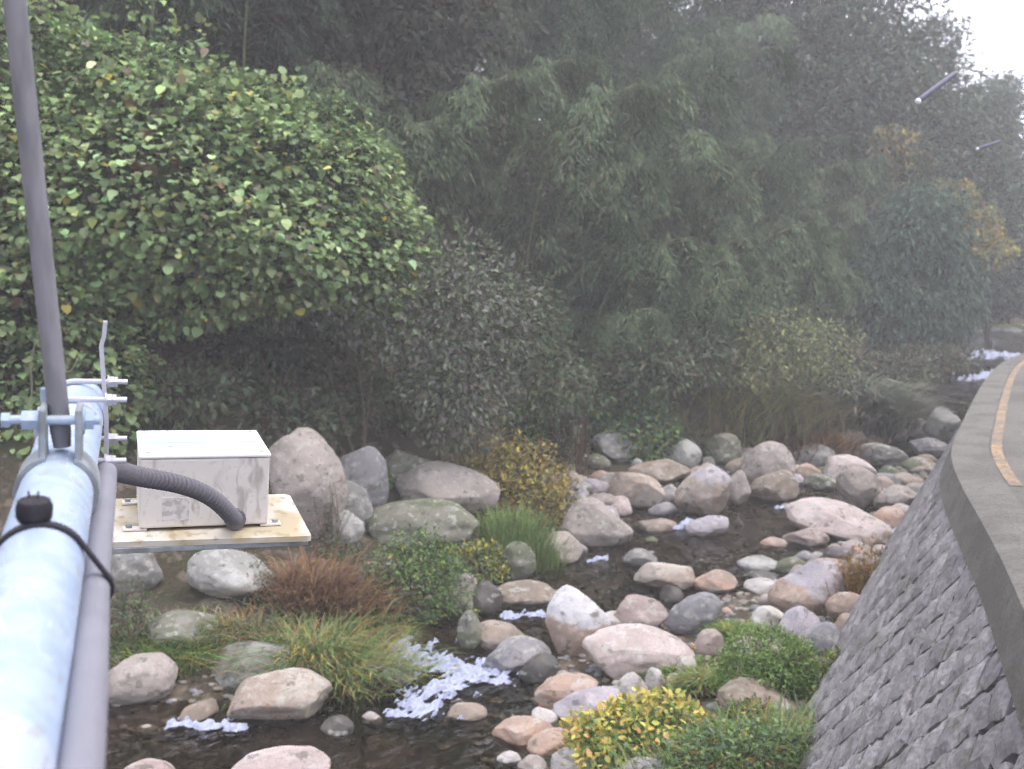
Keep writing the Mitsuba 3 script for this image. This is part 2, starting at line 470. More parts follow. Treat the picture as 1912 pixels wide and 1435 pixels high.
for d, s, v in rest:
    a, b = block(rng, s, v, HALF)
    vs.append(a)
    fs.append(b + n0)
    n0 += len(a)
k = put("far_stones", (np.vstack(vs), np.vstack(fs)), "hewn_stone_1", wall)
labels[k] = {"kind": "stuff"}

# ---------------------------------------------------------------- boulders
BOULDERS = [
    (0.729, 11.295, 0.357, 0.369, 0.295, 0.402, 's', 0.0, -0.05, 'big rounded boulder with a white top and a rusty pink lower half'),
    (1.487, 11.954, 0.222, 0.35, 0.28, 0.226, 'p', 0.1, 0, 'greyish pink boulder right behind the big white-topped boulder'),
    (2.092, 11.687, 0.305, 0.327, 0.261, 0.259, 'l', 0.1, 0.3, 'smooth egg-shaped grey boulder leaning right, alone by the dark water'),
    (1.31, 10.515, 0.278, 0.598, 0.479, 0.243, 'P', 0.1, -0.15, 'long flat pale pink slab in the middle of the stone bar'),
    (2.031, 10.505, 0.379, 0.149, 0.119, 0.155, 'p', 0.1, 0, 'squat pink stone touching the right end of the long pale pink slab'),
    (1.221, 11.913, 0.138, 0.224, 0.179, 0.133, 'w', 0.1, 0, 'small off-white stone wedged in front of the greyish pink boulder'),
    (0.518, 9.837, 0.131, 0.316, 0.253, 0.169, 'o', 0.1, 0.25, 'long orange stone sloping into the rapids'),
    (0.72, 9.488, 0.149, 0.335, 0.268, 0.156, 'L', 0.1, 0.25, 'long pale lavender stone lying parallel to the orange one'),
    (1.136, 9.637, 0.243, 0.162, 0.13, 0.15, 'w', 0.2, 0, 'pale angular stone just above the yellow-leaved bush'),
    (1.367, 9.742, 0.275, 0.097, 0.078, 0.131, 'w', 0.2, 0, 'small whitish stone standing beside the pale angular stone'),
    (1.719, 10.029, 0.302, 0.103, 0.082, 0.115, 'W', 0.2, 0, 'bright white quartz stone perched above the yellow-leaved bush'),
    (2.166, 8.96, 0.397, 0.425, 0.34, 0.205, 'b', 0.2, -0.35, 'broad brown slab sloping down to the right below the green cushion bush'),
    (0.101, 9.146, 0.022, 0.285, 0.228, 0.133, 'o', 0.1, 0, 'rusty topped stone at the right edge of the stream near the bottom'),
    (0.38, 8.812, 0.073, 0.254, 0.203, 0.106, 'o', 0.15, 0.2, 'orange and grey stone left of the yellow-leaved bush'),
    (0.505, 8.372, 0.096, 0.186, 0.149, 0.124, 'w', 0.1, 0, 'whitish stone below the yellow-leaved bush at the bottom edge'),
    (1.077, 7.837, 0.197, 0.32, 0.256, 0.174, 'L', 0.1, 0, 'pale lavender boulder cut by the bottom edge of the photo'),
    (-0.025, 8.661, -0.009, 0.112, 0.09, 0.069, 'w', 0.1, 0, 'small pale stone at the bottom edge beside the stream'),
    (0.17, 8.551, -0.004, 0.129, 0.103, 0.085, 't', 0.1, 0, 'small tan stone at the bottom edge right of a small pale one'),
    (-0.423, 9.618, 0.009, 0.2, 0.16, 0.102, 'b', 0.1, 0.1, 'brown stone just below the white water'),
    (-2.205, 9.741, 0.102, 0.503, 0.402, 0.256, 'T', 0.15, 0.25, 'large smooth tan boulder with a lit right shoulder by the left bank'),
    (-1.913, 8.278, 0.048, 0.448, 0.358, 0.19, 'P', 0.1, 0.1, 'pinkish boulder at the bottom edge in the left of the stream'),
    (-2.945, 8.177, 0.043, 0.239, 0.191, 0.159, 'p', 0.1, 0, 'rounded pale boulder at the bottom edge beside the grey hose'),
    (-3.681, 10.075, 0.153, 0.376, 0.301, 0.268, 't', 0.15, 0.1, 'sloping tan boulder beside the grey hose on the left bank'),
    (-2.606, 10.514, 0.127, 0.585, 0.468, 0.245, 'g', 0.1, -0.1, 'wide grey boulder behind the large smooth tan one'),
    (-1.589, 9.232, 0.025, 0.156, 0.125, 0.115, 'd', 0.1, 0, 'small wet dark grey stone in the water right of the large tan boulder'),
    (-3.456, 10.947, 0.34, 0.43, 0.344, 0.221, 'm', 0.1, -0.1, 'mossy grey boulder half hidden by green grass on the left bank'),
    (-3.257, 11.853, 0.706, 0.516, 0.412, 0.337, 'G', 0.1, -0.3, 'light grey boulder with a bright face under the shelf plate'),
    (-4.391, 11.963, 0.743, 0.318, 0.254, 0.283, 'g', 0.1, 0, 'grey boulder just right of the grey hose below the shelf plate'),
    (-2.705, 13.787, 1.365, 0.559, 0.476, 0.808, 't', -0.15, 0.0, 'tall brown-grey boulder right of the white box at the dark hollow'),
    (-2.193, 15.102, 1.169, 0.414, 0.347, 0.588, 'l', 0.1, 0.1, 'steep dark grey boulder standing right of the tall brown-grey one'),
    (-2.296, 14.218, 1.048, 0.383, 0.306, 0.353, 'g', 0.1, 0, 'grey block in front of the steep dark grey boulder'),
    (-2.238, 13.74, 0.845, 0.285, 0.228, 0.247, 'G', 0.1, -0.2, 'pale stone just behind the corner of the shelf plate'),
    (-0.965, 15.881, 0.92, 0.85, 0.68, 0.434, 't', 0.05, -0.25, 'long rounded grey boulder below the yellowing bush'),
    (-1.283, 14.43, 0.705, 0.842, 0.674, 0.38, 'm', 0.0, 0, 'flat-faced greenish boulder under the long rounded one'),
    (-1.621, 16.314, 1.181, 0.408, 0.327, 0.321, 'm', 0.15, 0, 'dull mossy boulder behind the long rounded one'),
    (-0.616, 12.688, 0.233, 0.298, 0.238, 0.277, 't', 0.2, 0.1, 'round tan-grey boulder at the left edge of the stream'),
    (-0.316, 12.614, 0.2, 0.211, 0.169, 0.232, 'd', 0.1, 0, 'dark stone tucked against the right of the round tan-grey boulder'),
    (0.164, 13.133, 0.115, 0.425, 0.34, 0.169, 'b', 0.1, 0.1, 'low brown stone in the stream behind the white-topped boulder'),
    (-0.471, 11.452, 0.171, 0.165, 0.149, 0.258, 'm', 0.2, -0.2, 'upright mossy rock above the white water'),
    (-0.106, 11.524, 0.082, 0.323, 0.258, 0.182, 'b', 0.1, -0.2, 'low mossy brown rock beside the upright one above the rapids'),
    (0.077, 10.889, 0.093, 0.368, 0.295, 0.216, 'l', 0.1, 0.1, 'flat blue-grey rock at the head of the rapids'),
    (0.283, 10.558, 0.08, 0.216, 0.173, 0.177, 'd', 0.15, 0.1, 'dark grey rock right of the rapids'),
    (-1.38, 10.526, 0.008, 0.379, 0.303, 0.155, 'd', 0.1, -0.1, 'flat wet slab in the water left of the white water'),
    (1.264, 15.724, 0.454, 0.579, 0.463, 0.393, 'q', 0.55, -0.1, 'pointed triangular pink-brown boulder at the water edge'),
    (0.683, 14.68, 0.315, 0.324, 0.259, 0.267, 'T', 0.1, 0, 'rounded stone with an orange top left of the triangular boulder'),
    (0.065, 13.944, 0.317, 0.268, 0.215, 0.294, 'm', 0.1, 0, 'blue-grey stone behind the tall green grass'),
    (2.022, 13.615, 0.198, 0.411, 0.329, 0.201, 'T', 0.1, 0.1, 'oval brownish grey stone in the dark water'),
    (2.656, 13.517, 0.167, 0.317, 0.254, 0.163, 'o', 0.1, 0, 'low stone with an orange crest right of the oval brownish one'),
    (1.81, 14.561, 0.209, 0.242, 0.194, 0.145, 'g', 0.1, 0, 'small grey stone in the dark pool near a white glint'),
    (3.454, 14.413, 0.168, 0.304, 0.243, 0.119, 'G', 0.05, 0, 'flat light grey stone like a lid in the dark water'),
    (3.326, 13.836, 0.139, 0.249, 0.199, 0.105, 'd', 0.05, 0, 'dark stone under the flat light grey one'),
    (3.056, 16.102, 0.321, 0.351, 0.281, 0.198, 'L', 0.3, 0.15, 'pale wedge-shaped stone in midstream'),
    (5.117, 16.291, 0.373, 0.844, 0.676, 0.329, 'P', 0.3, -0.35, 'bright pink boulder with a long tail to the right in midstream'),
    (4.461, 15.653, 0.26, 0.349, 0.28, 0.154, 'p', 0.1, 0, 'knobbly pale stone at the front of the bright pink boulder'),
    (3.934, 15.49, 0.205, 0.217, 0.174, 0.087, 'o', 0.2, 0.1, 'small orange stone left of the bright pink boulder'),
    (2.294, 16.44, 0.24, 0.358, 0.286, 0.14, 'b', 0.1, 0, 'flat tan stone barely above the water left of the pale wedge'),
    (2.141, 17.811, 0.54, 0.493, 0.394, 0.36, 'T', 0.0, 0, 'blocky cream-grey boulder at the left end of the upstream row'),
    (2.691, 18.957, 0.667, 0.577, 0.462, 0.244, 'b', 0.15, 0, 'rounded brownish boulder behind the blocky cream-grey one'),
    (3.237, 17.438, 0.616, 0.496, 0.397, 0.461, 'S', 0.15, 0, 'large round boulder with a bluish crown in the upstream row'),
    (3.915, 17.987, 0.546, 0.232, 0.195, 0.33, 't', 0.1, 0, 'narrow stone squeezed right of the bluish-crowned boulder'),
    (4.741, 19.205, 0.731, 0.51, 0.408, 0.48, 't', 0.1, 0.1, 'tall grey-brown boulder at the back of the upstream row'),
    (4.642, 18.331, 0.529, 0.455, 0.364, 0.32, 'b', 0.3, 0.1, 'hump-backed brown stone in front of the tall grey-brown boulder'),
    (3.286, 19.74, 0.893, 0.336, 0.269, 0.292, 'G', 0.2, 0.1, 'jagged pale rock behind the upstream row'),
    (2.723, 18.06, 0.431, 0.182, 0.146, 0.195, 'w', 0.1, 0, 'small white stone between the two largest boulders of the upstream row'),
    (1.941, 19.677, 1.008, 0.451, 0.361, 0.338, 'g', 0.2, -0.15, 'grey stone sunk in green plants left of the upstream row'),
    (1.601, 19.216, 0.823, 0.243, 0.194, 0.156, 'm', 0.1, 0, 'small mossy stone in the plants on the far bank'),
    (4.082, 20.059, 0.925, 0.362, 0.289, 0.318, 'm', 0.1, 0, 'dull greenish boulder left of the tall grey-brown one'),
    (6.106, 21.037, 0.615, 0.466, 0.373, 0.273, 'g', 0.15, 0, 'flat-topped grey boulder right of the tall grey-brown one'),
    (6.38, 19.558, 0.584, 0.485, 0.388, 0.319, 'P', 0.2, -0.2, 'pink-topped boulder upstream near the revetment'),
    (5.96, 17.82, 0.592, 0.396, 0.317, 0.403, 't', 0.2, -0.2, 'large smooth grey-brown stone below the pink-topped boulder'),
    (6.534, 17.564, 0.465, 0.391, 0.313, 0.248, 't', 0.2, 0.1, 'pale tan stone next to the foot of the revetment'),
    (6.704, 18.744, 0.453, 0.213, 0.17, 0.191, 'p', 0.1, 0, 'small pinkish stone above the pale tan one near the revetment'),
    (5.677, 19.924, 0.497, 0.267, 0.214, 0.184, 'o', 0.1, 0, 'small stone with orange leaves on it behind the bright pink boulder'),
    (5.78, 19.255, 0.429, 0.368, 0.294, 0.157, 'm', 0.1, 0, 'low mossy stone under the pink-topped boulder'),
    (9.863, 23.893, 0.905, 0.43, 0.344, 0.431, 'G', 0.1, 0.1, 'big pale boulder far upstream beside the revetment'),
    (9.365, 24.023, 0.773, 0.297, 0.237, 0.276, 'G', 0.1, 0, 'pale square stone left of the big pale boulder far upstream'),
    (8.907, 22.197, 0.628, 0.423, 0.338, 0.227, 'l', 0.1, -0.1, 'low grey stone below the big pale boulder far upstream'),
    (8.814, 23.895, 0.719, 0.258, 0.207, 0.222, 'T', 0.2, 0, 'small cream stone far upstream by a green tuft'),
    (7.6, 21.247, 0.615, 0.482, 0.385, 0.263, 'g', 0.1, -0.1, 'dark grey low stone upstream in shade'),
    (7.423, 23.118, 0.76, 0.5, 0.4, 0.3, 't', 0.2, 0.2, 'brownish stone at the end of the grass bank upstream'),
    (3.474, 12.026, 0.504, 0.464, 0.371, 0.354, 'R', 0.25, 0.2, 'big boulder half lavender and half salmon pink by the rusty bush'),
    (2.874, 11.524, 0.3, 0.187, 0.149, 0.161, 'W', 0.05, 0, 'round cream-white stone on the right gravel bar'),
    (3.707, 11.38, 0.473, 0.223, 0.178, 0.183, 'o', 0.15, 0, 'orange stone right of the lavender and salmon boulder'),
    (2.952, 10.503, 0.527, 0.225, 0.18, 0.238, 'L', 0.2, 0, 'lavender stone right of the round cream-white one'),
    (3.056, 10.085, 0.553, 0.262, 0.209, 0.194, 'l', 0.1, -0.1, 'grey stone behind the green cushion bush'),
    (3.458, 10.538, 0.52, 0.149, 0.119, 0.168, 'o', 0.2, 0, 'small salmon stone between the revetment foot and the lavender stone'),
    (3.543, 11.952, 0.307, 0.128, 0.102, 0.099, 'P', 0.1, 0, 'small pink stone in front of the big lavender and salmon boulder'),
    (3.094, 12.425, 0.242, 0.123, 0.099, 0.089, 't', 0.1, 0, 'small tan stone above the round cream-white one'),
    (3.201, 9.812, 0.502, 0.113, 0.091, 0.09, 'W', 0.1, 0, 'small white stone near the foot of the revetment'),
]



def boulder(seed, a, b, c, taper, skew, fine):
    rng = np.random.default_rng(seed)
    v, f = (lambda m: (np.array(m.vertices), np.array(m.faces)))(trimesh.creation.icosphere(subdivisions=fine))
    for _ in range(rng.integers(6, 11)):
        d = rand_dirs(rng, 1)[0]
        o = rng.uniform(0.62, 0.92)
        over = np.maximum(v @ d - o, 0)
        v -= 0.82 * over[:, None] * d
    off = rng.uniform(0, 50, 3)
    v *= 1 + 0.30 * (meshkit.fbm(v * 1.1 + off, 2)[:, None] - 0.5) + 0.10 * (meshkit.fbm(v * 3.2 + off, 2)[:, None] - 0.5) + 0.035 * (meshkit.fbm(v * 9 + off, 2)[:, None] - 0.5)
    v -= (v.max(0) + v.min(0)) / 2
    v /= v.max(0)
    h = np.clip(v[:, 2], -1, 1)
    v[:, :2] *= (1 - taper * np.clip(h + 0.2, 0, 1.2) / 1.2)[:, None]
    v[:, 0] += skew * h
    v[:, 0] /= max(abs(v[:, 0].min()), v[:, 0].max())
    return v * [a, b, c], f


for i, (x, y, z, a, b, c, tone, taper, skew, text) in enumerate(BOULDERS):
    v, f = boulder(555 if i == 28 else 100 + i, a, b, c, taper, skew, 4 if a > 0.28 else 3)
    turn = math.atan2(-x, y)
    r = np.array([[math.cos(turn), -math.sin(turn), 0], [math.sin(turn), math.cos(turn), 0], [0, 0, 1]])
    big = a > 0.22
    k = put("boulder" if big else "river_stone", (v @ r.T + [x, y, z], f), SPECIAL.get(tone) or STONE[tone][0], smooth=True)
    tag(k, text, "boulder" if big else "stone", "boulders in and along the stream" if big else "smaller stones in and along the stream")

# ---------------------------------------------------------------- loose stones and gravel
rng = np.random.default_rng(5)


def stream_distance(x, y):
    return side_of(LEFT_EDGE, x, y), -side_of(RIGHT_EDGE, x, y)


def clear_of_boulders(x, y, r):
    return all(math.hypot(x - q[0], y - q[1]) > 0.8 * max(q[3], q[4]) + r for q in BOULDERS)


LANDMARKS = {0: "white-topped boulder", 2: "egg-shaped grey boulder", 3: "long pale pink slab", 6: "long orange stone", 11: "broad brown slab", 19: "large smooth tan boulder", 20: "pinkish boulder at the bottom edge",
             32: "long rounded grey boulder", 35: "round tan-grey boulder", 40: "flat blue-grey rock", 43: "triangular pink-brown boulder", 46: "oval brownish stone", 49: "flat lid-like stone", 52: "bright pink boulder",
             56: "blocky cream-grey boulder", 58: "bluish-crowned boulder", 60: "tall grey-brown boulder", 68: "pink-topped boulder", 74: "big pale boulder far upstream", 80: "lavender and salmon boulder", 81: "round cream-white stone"}
TONE = {"d": "wet dark", "b": "brown", "g": "grey", "t": "tan", "l": "slate grey", "m": "mossy", "p": "rosy", "P": "pink", "o": "orange", "w": "off-white", "G": "light grey", "L": "lavender", "T": "warm tan"}
made, described = 0, {}
while made < 285:
    packed = made >= 165
    back_row = made >= 255
    y = rng.uniform(20.5, 27) if back_row else rng.uniform(13.5, 22) if packed else rng.uniform(7.2, 24)
    x = rng.uniform(4.5, 10.5) if back_row else rng.uniform(0.5, 8.5) if packed else rng.uniform(-3.5, 9)
    l, r = (float(q) for q in stream_distance(np.array(x), np.array(y)))
    w = -float(side_of(WALL_TOP, np.array(x), np.array(y)))
    if l > 1.6 or w > -1.2 or (r < -0.4 and l < -0.5 and rng.random() < (0.93 if packed else 0.75)):
        continue
    a = rng.uniform(0.16, 0.36) if back_row else rng.uniform(0.12, 0.30) if packed else (rng.uniform(0.05, 0.12) if rng.random() < 0.6 else rng.uniform(0.12, 0.22)) * (1 + 0.025 * (y - 8))
    if not clear_of_boulders(x, y, a * 0.6):
        continue
    c = a * rng.uniform(0.45, 0.8)
    v, f = boulder(1000 + made, a, a * rng.uniform(0.6, 1), c, 0.1, rng.uniform(-0.2, 0.2), 2)
    t = rng.uniform(0, 6.28)
    v = v @ np.array([[math.cos(t), -math.sin(t), 0], [math.sin(t), math.cos(t), 0], [0, 0, 1]])
    z = max(float(ground_z(np.array(x), np.array(y))), float(water_z(y)) - 0.06) + c * 0.35
    wet = r < 0 and l < 0
    tone = rng.choice(list("dbgtlm") if wet else list("pPowtGLgbT"))
    k = put("river_stone", (v + [x, y, z], f), STONE[tone][0], smooth=True)
    near = min(LANDMARKS, key=lambda q: math.hypot(BOULDERS[q][0] - x, BOULDERS[q][1] - y))
    dx, dy = x - BOULDERS[near][0], y - BOULDERS[near][1]
    where = ("right of" if dx > 0 else "left of") if abs(dx) > abs(dy) else ("behind" if dy > 0 else "in front of")
    described.setdefault((TONE[tone], where, LANDMARKS[near]), []).append((math.hypot(dx, dy), k, wet))
    made += 1
for (tone, where, mark), found in described.items():
    for i, (_, k, wet) in enumerate(sorted(found)):
        rank = ("closest ", "second closest ", "third closest ", "fourth closest ", "fifth closest ", "sixth closest ", "seventh closest ", "eighth closest ", "ninth closest ", "tenth closest ", "farthest ")[min(i, 10)] if len(found) > 1 else ""
        text = f"{rank}small {tone} stone {where} the {mark}"
        tag(k, text + (" in the water" if wet and len(text.split()) < 14 else ""), "stone", "small stones between the boulders")

ico = trimesh.creation.icosphere(subdivisions=1)
IV, IF = np.array(ico.vertices), np.array(ico.faces)
parts = {0: [], 1: [], 2: []}
n = 14000
x, y = rng.uniform(-5, 9, n), rng.uniform(6.5, 22, n)
l, r = stream_distance(x, y)
w = -side_of(WALL_TOP, x, y)
keep = (l < 1.0) & (w < -1.0) & ((l > -0.4) | (r > -0.4) | (rng.random(n) < 0.2))
x, y, l = x[keep], y[keep], l[keep]
z = ground_z(x, y)
for k in range(len(x)):
    a = rng.uniform(0.018, 0.055)
    v = IV * (1 + 0.35 * (rng.random((len(IV), 1)) - 0.5)) * [a, a * rng.uniform(0.6, 1), a * rng.uniform(0.4, 0.7)]
    parts[k % 3].append((v + [x[k], y[k], z[k] + a * 0.2], IF))
for k, mat in enumerate(("tan_granite", "slate_grey_stone", "brown_granite")):
    vs = np.vstack([q[0] for q in parts[k]])
    fs = np.vstack([q[1] + i * len(IV) for i, q in enumerate(parts[k])])
    key = put(("tan_gravel", "grey_gravel", "brown_gravel")[k], (vs, fs), mat, smooth=True)
    tag(key, ("tan", "grey", "brown")[k] + " pebbles lying between the boulders and on the stream bed", "gravel", kind="stuff")

# ---------------------------------------------------------------- white water
FOAM = [
    ([(-1.328, 11.464, 0.021), (-0.959, 11.01, 0.0), (-0.6, 10.771, 0.0), (-0.284, 10.586, 0.0), (-0.063, 10.93, 0.0)], 0.17, 1700, 'bright white water spilling across the rapids'),
    ([(-0.483, 10.693, 0.0), (-0.652, 10.248, 0.0), (-0.973, 9.93, 0.0), (-0.795, 9.669, 0.0)], 0.12, 900, 'lower curl of white water below the rapids'),
    ([(-0.805, 9.798, 0.0), (-0.858, 9.518, 0.0), (-1.091, 9.58, 0.0)], 0.07, 300, 'small white curl at the bottom of the rapids'),
    ([(-0.295, 11.01, 0.0), (-0.062, 10.647, 0.0), (-0.169, 10.392, 0.0)], 0.11, 420, 'thin broken froth at the right of the rapids'),
    ([(-0.071, 12.307, 0.059), (0.123, 12.434, 0.065), (0.35, 12.398, 0.063)], 0.06, 200, 'white patch above the rapids beside the white-topped boulder'),
    ([(1.131, 14.585, 0.161), (1.295, 14.737, 0.168)], 0.04, 30, 'small white glint of water in the dark pool'),
    ([(2.581, 16.259, 0.237), (2.887, 16.672, 0.255)], 0.05, 40, 'white riffle left of the pale wedge stone'),
    ([(4.484, 17.527, 0.294), (4.916, 17.782, 0.305), (5.245, 17.969, 0.314)], 0.06, 70, 'bluish riffle behind the bright pink boulder'),
    ([(3.325, 13.6, 0.117), (3.56, 13.688, 0.121)], 0.04, 30, 'white line of water under the flat dark stone'),
    ([(-3.096, 9.372, 0.0), (-2.881, 9.313, 0.0), (-2.527, 9.277, 0.0)], 0.06, 60, 'thin broken froth near the large smooth tan boulder'),
    ([(5.887, 16.352, 0.241), (6.345, 16.672, 0.255), (5.808, 15.895, 0.22)], 0.08, 50, 'pale riffle by the foot of the revetment'),
    ([(14.831, 34.398, 1.053), (15.495, 34.948, 1.078), (16.18, 35.515, 1.103)], 0.35, 420, 'bright white water at the far bend beside the road'),
    ([(18.395, 40.805, 1.341), (19.532, 42.381, 1.412), (19.463, 41.578, 1.376)], 0.45, 420, 'second patch of bright white water beyond the far bend'),
    ([(-1.504, 11.202, 0.009), (-1.276, 11.263, 0.012)], 0.05, 40, 'froth at the grass edge of the rapids'),
]


for line, wide, count, text in FOAM:
    line = np.array(line)
    c = curve(line, 60) if len(line) > 2 else np.linspace(line[0], line[1], 60)
    far = max(1.0, c[:, 1].mean() / 14)
    step = 0.008 * far
    x, y = (np.arange(c[:, k].min() - 2 * wide, c[:, k].max() + 2 * wide, step) for k in (0, 1))
    X, Y = np.meshgrid(x, y)
    dist = np.min(np.hypot(X[..., None] - c[:, 0], Y[..., None] - c[:, 1]), -1)
    along, across = X * 0.6 + Y * 0.8, X * 0.8 - Y * 0.6
    streak = meshkit.fbm(np.stack([across * 17 / far, along * 7 / far, 0 * X + 2], -1), 3)
    bubble = meshkit.fbm(np.stack([across * 30 / far, along * 16 / far, 0 * X + 5], -1), 2)
    cover = np.exp(-(dist / (1.25 * wide)) ** 2) + 2.0 * (streak - 0.5) + 0.5 * (bubble - 0.5)
    lift = np.clip((cover - 0.42) * 2.2, -0.4, 1)
    Z = water_surface(X, Y) + lift * (0.014 + 0.07 * (bubble - 0.38) + 0.07 * (streak - 0.45)) * min(far, 2) + 0.002
    v = np.stack([X, Y, Z], -1).reshape(-1, 3)
    i, j = np.meshgrid(np.arange(len(y) - 1), np.arange(len(x) - 1), indexing="ij")
    q = i * len(x) + j
    m = len(x)
    f = np.concatenate([np.stack([q, q + 1, q + m + 1], -1).reshape(-1, 3), np.stack([q, q + m + 1, q + m], -1).reshape(-1, 3)])
    f = f[(cover.ravel()[f] > 0.45).all(1)]
    used = np.unique(f)
    back = np.zeros(len(v), int)
    back[used] = np.arange(len(used))
    key = put("white_water", (v[used], back[f]), "froth", smooth=True)
    tag(key, text, "white water", kind="stuff")

# ---------------------------------------------------------------- ground plants
PLANTS = [
    ('red_grass', -2.227, 11.966, 0.18, 1.126, 0.893, 'clump of dry reddish-brown grass on the left bank below the shelf plate corner'),
    ('mix_grass', -1.917, 10.54, -0.048, 1.274, 0.848, 'green and straw coloured grass clump overhanging the water on the left bank'),
    ('dry_grass', -2.762, 10.84, 0.159, 0.853, 0.522, 'small patch of browning grass in front of the light grey boulder'),
    ('herb', -1.188, 12.561, 0.092, 1.575, 1.004, 'low green leafy herb patch behind the round tan-grey boulder'),
    ('herb_yellow', -0.543, 13.713, 0.174, 1.071, 0.51, 'small yellow-green weeds at the foot of the flat-faced greenish boulder'),
    ('tall_grass', 0.068, 14.435, 0.165, 0.901, 0.996, 'upright bright green grass at the water edge left of the triangular boulder'),
    ('green_grass', -3.507, 10.679, 0.158, 0.896, 0.429, 'bright green grass growing over a mossy boulder on the left bank'),
    ('dull_herb', -3.969, 10.723, 0.2, 0.618, 0.86, 'dull grey-green weeds right of the grey hose'),
    ('dull_herb', -2.109, 12.805, 0.358, 0.801, 0.613, 'dull weeds behind the dry reddish grass'),
    ('dry_herb', -2.328, 13.326, 0.564, 0.762, 1.343, 'dead twiggy weed in front of the tall brown-grey boulder'),
    ('cushion', 2.376, 9.33, 0.338, 0.933, 0.526, 'rounded bright green cushion bush on the gravel bar'),
    ('green_grass', 2.433, 11.217, 0.117, 0.411, 0.36, 'little green grass tuft left of the round cream-white stone'),
    ('green_grass', 1.602, 10.198, 0.165, 0.589, 0.219, 'short green grass on the right end of the long pale pink slab'),
    ('mix_grass', 1.781, 9.56, 0.222, 0.302, 0.308, 'thin green stalks left of the green cushion bush'),
    ('rusty_bush', 4.132, 11.874, 0.273, 1.055, 0.854, 'rusty brown fine-leaved bush against the foot of the revetment'),
    ('wall_weed', 2.901, 8.972, 0.38, 0.472, 0.53, 'yellow-green weeds at the foot of the revetment right of the cushion bush'),
    ('low_herb', 1.807, 7.852, 0.207, 1.582, 0.467, 'low green weeds with orange fallen leaves between yellow bush and revetment'),
    ('herb', 0.822, 9.505, 0.063, 0.2, 0.102, 'tiny green sprig between the pale stones'),
    ('yellowing', -0.137, 16.595, 0.514, 2.578, 1.183, 'yellowing small-leaved bush on the far bank above the long rounded boulder'),
    ('yellowing', 0.37, 16.218, 0.337, 0.841, 0.472, 'low yellow-leaved sprigs below the yellowing bush'),
    ('far_herb', 2.426, 20.113, 0.779, 1.866, 1.48, 'green leafy plants on the far bank left of the upstream boulders'),
    ('far_herb', 1.44, 20.923, 1.519, 1.182, 0.986, 'broad pale green leaves on the far bank above the white flowers'),
    ('arching', 4.345, 22.005, 1.05, 2.376, 1.501, 'arching yellow-green grass on the far bank'),
    ('dry_arch', 3.138, 20.746, 1.11, 1.174, 0.98, 'dry tan grass left of the arching yellow-green grass'),
    ('red_grass', 5.58, 21.93, 0.661, 2.485, 0.922, 'dull red-brown dry grass on the far bank above the boulders'),
    ('dry_arch', 6.889, 23.752, 0.817, 1.588, 1.37, 'faded grey-brown grass on the upstream bank'),
    ('sword', 7.828, 23.998, 0.66, 1.482, 2.015, 'grey-green sword-leaved grass leaning over upstream'),
    ('herb', 10.848, 25.741, 0.392, 0.53, 0.473, 'small green tuft on the big pale boulder far upstream'),
    ('dull_herb', 9.304, 26.481, 0.797, 1.632, 0.832, 'dull green weeds on the upstream bank'),
    ('dry_herb', 11.902, 27.435, 0.469, 0.564, 0.863, 'dry sprig with orange leaves at the top of the revetment'),
    ('far_herb', 3.281, 20.281, 0.858, 0.627, 0.639, 'green weeds behind the jagged pale rock'),
    ('dull_herb', -1.48, 14.558, 0.633, 0.453, 0.462, 'dull weeds between the large left bank boulders'),
    ('herb', -1.955, 15.698, 1.031, 0.243, 0.331, 'tiny green sprig in the gap behind the steep dark grey boulder'),
    ('dull_herb', 0.787, 18.131, 0.621, 0.656, 1.051, 'pale dead weeds right of the yellowing bush'),
    ('low_herb', 2.374, 8.581, 0.28, 0.906, 0.139, 'thin weeds with orange leaves on the broad brown slab'),
    ('dry_arch', 5.426, 22.74, 0.952, 2.105, 1.431, 'tan and yellow-green grass tangle above the tall grey-brown boulder'),
    ('arching', 6.844, 25.434, 0.988, 2.09, 1.465, 'arching olive grass higher on the upstream bank'),
    ('far_herb', 2.242, 21.41, 1.572, 1.539, 1.121, 'pale green leaves below the brown hanging stems'),
    ('dry_herb', 1.836, 20.517, 1.248, 0.633, 1.291, 'dull dead stems right of the white flowers'),
    ('dull_herb', -3.005, 11.846, 0.408, 0.866, 0.442, 'dull grey weeds beside the light grey boulder'),
    ('herb', -0.94, 13.253, 0.196, 0.829, 0.423, 'low green sprigs left of the round tan-grey boulder'),
    ('mix_grass', -1.637, 11.749, -0.003, 0.677, 0.502, 'straw coloured grass between the reddish clump and the stream'),
    ('mix_grass', 2.272, 8.198, 0.266, 0.694, 0.354, 'thin bent grass stalks between the brown slab and the revetment'),
    ('wall_weed', 2.034, 8.678, 0.238, 0.55, 0.28, 'straggling yellow-green weeds on the lower edge of the brown slab'),
    ('herb', 1.599, 8.067, 0.148, 0.684, 0.392, 'fine-leaved green weeds at the right end of the yellow bush'),
    ('dull_herb', 3.456, 20.074, 0.786, 1.345, 0.844, 'dull weeds behind the bluish-crowned boulder'),
    ('far_herb', 4.745, 21.474, 0.73, 1.438, 0.79, 'green weeds right behind the tall grey-brown boulder'),
    ('dull_herb', 5.931, 22.188, 0.622, 1.486, 0.933, 'grey-green weeds at the foot of the arching bank grass'),
    ('far_herb', 7.255, 23.537, 0.663, 1.453, 0.865, 'green weeds under the grey-green sword-leaved grass'),
    ('dull_herb', 9.107, 25.529, 0.713, 1.706, 0.803, 'low dull weeds in front of the brush below the weeping tree'),
    ('far_herb', 0.546, 19.617, 1.062, 1.414, 0.927, 'leafy green weeds between the yellowing bush and the climbing stems'),
    ('herb_yellow', -0.419, 15.871, 0.499, 0.493, 0.336, 'yellow-green sprigs right of the long rounded grey boulder'),
]


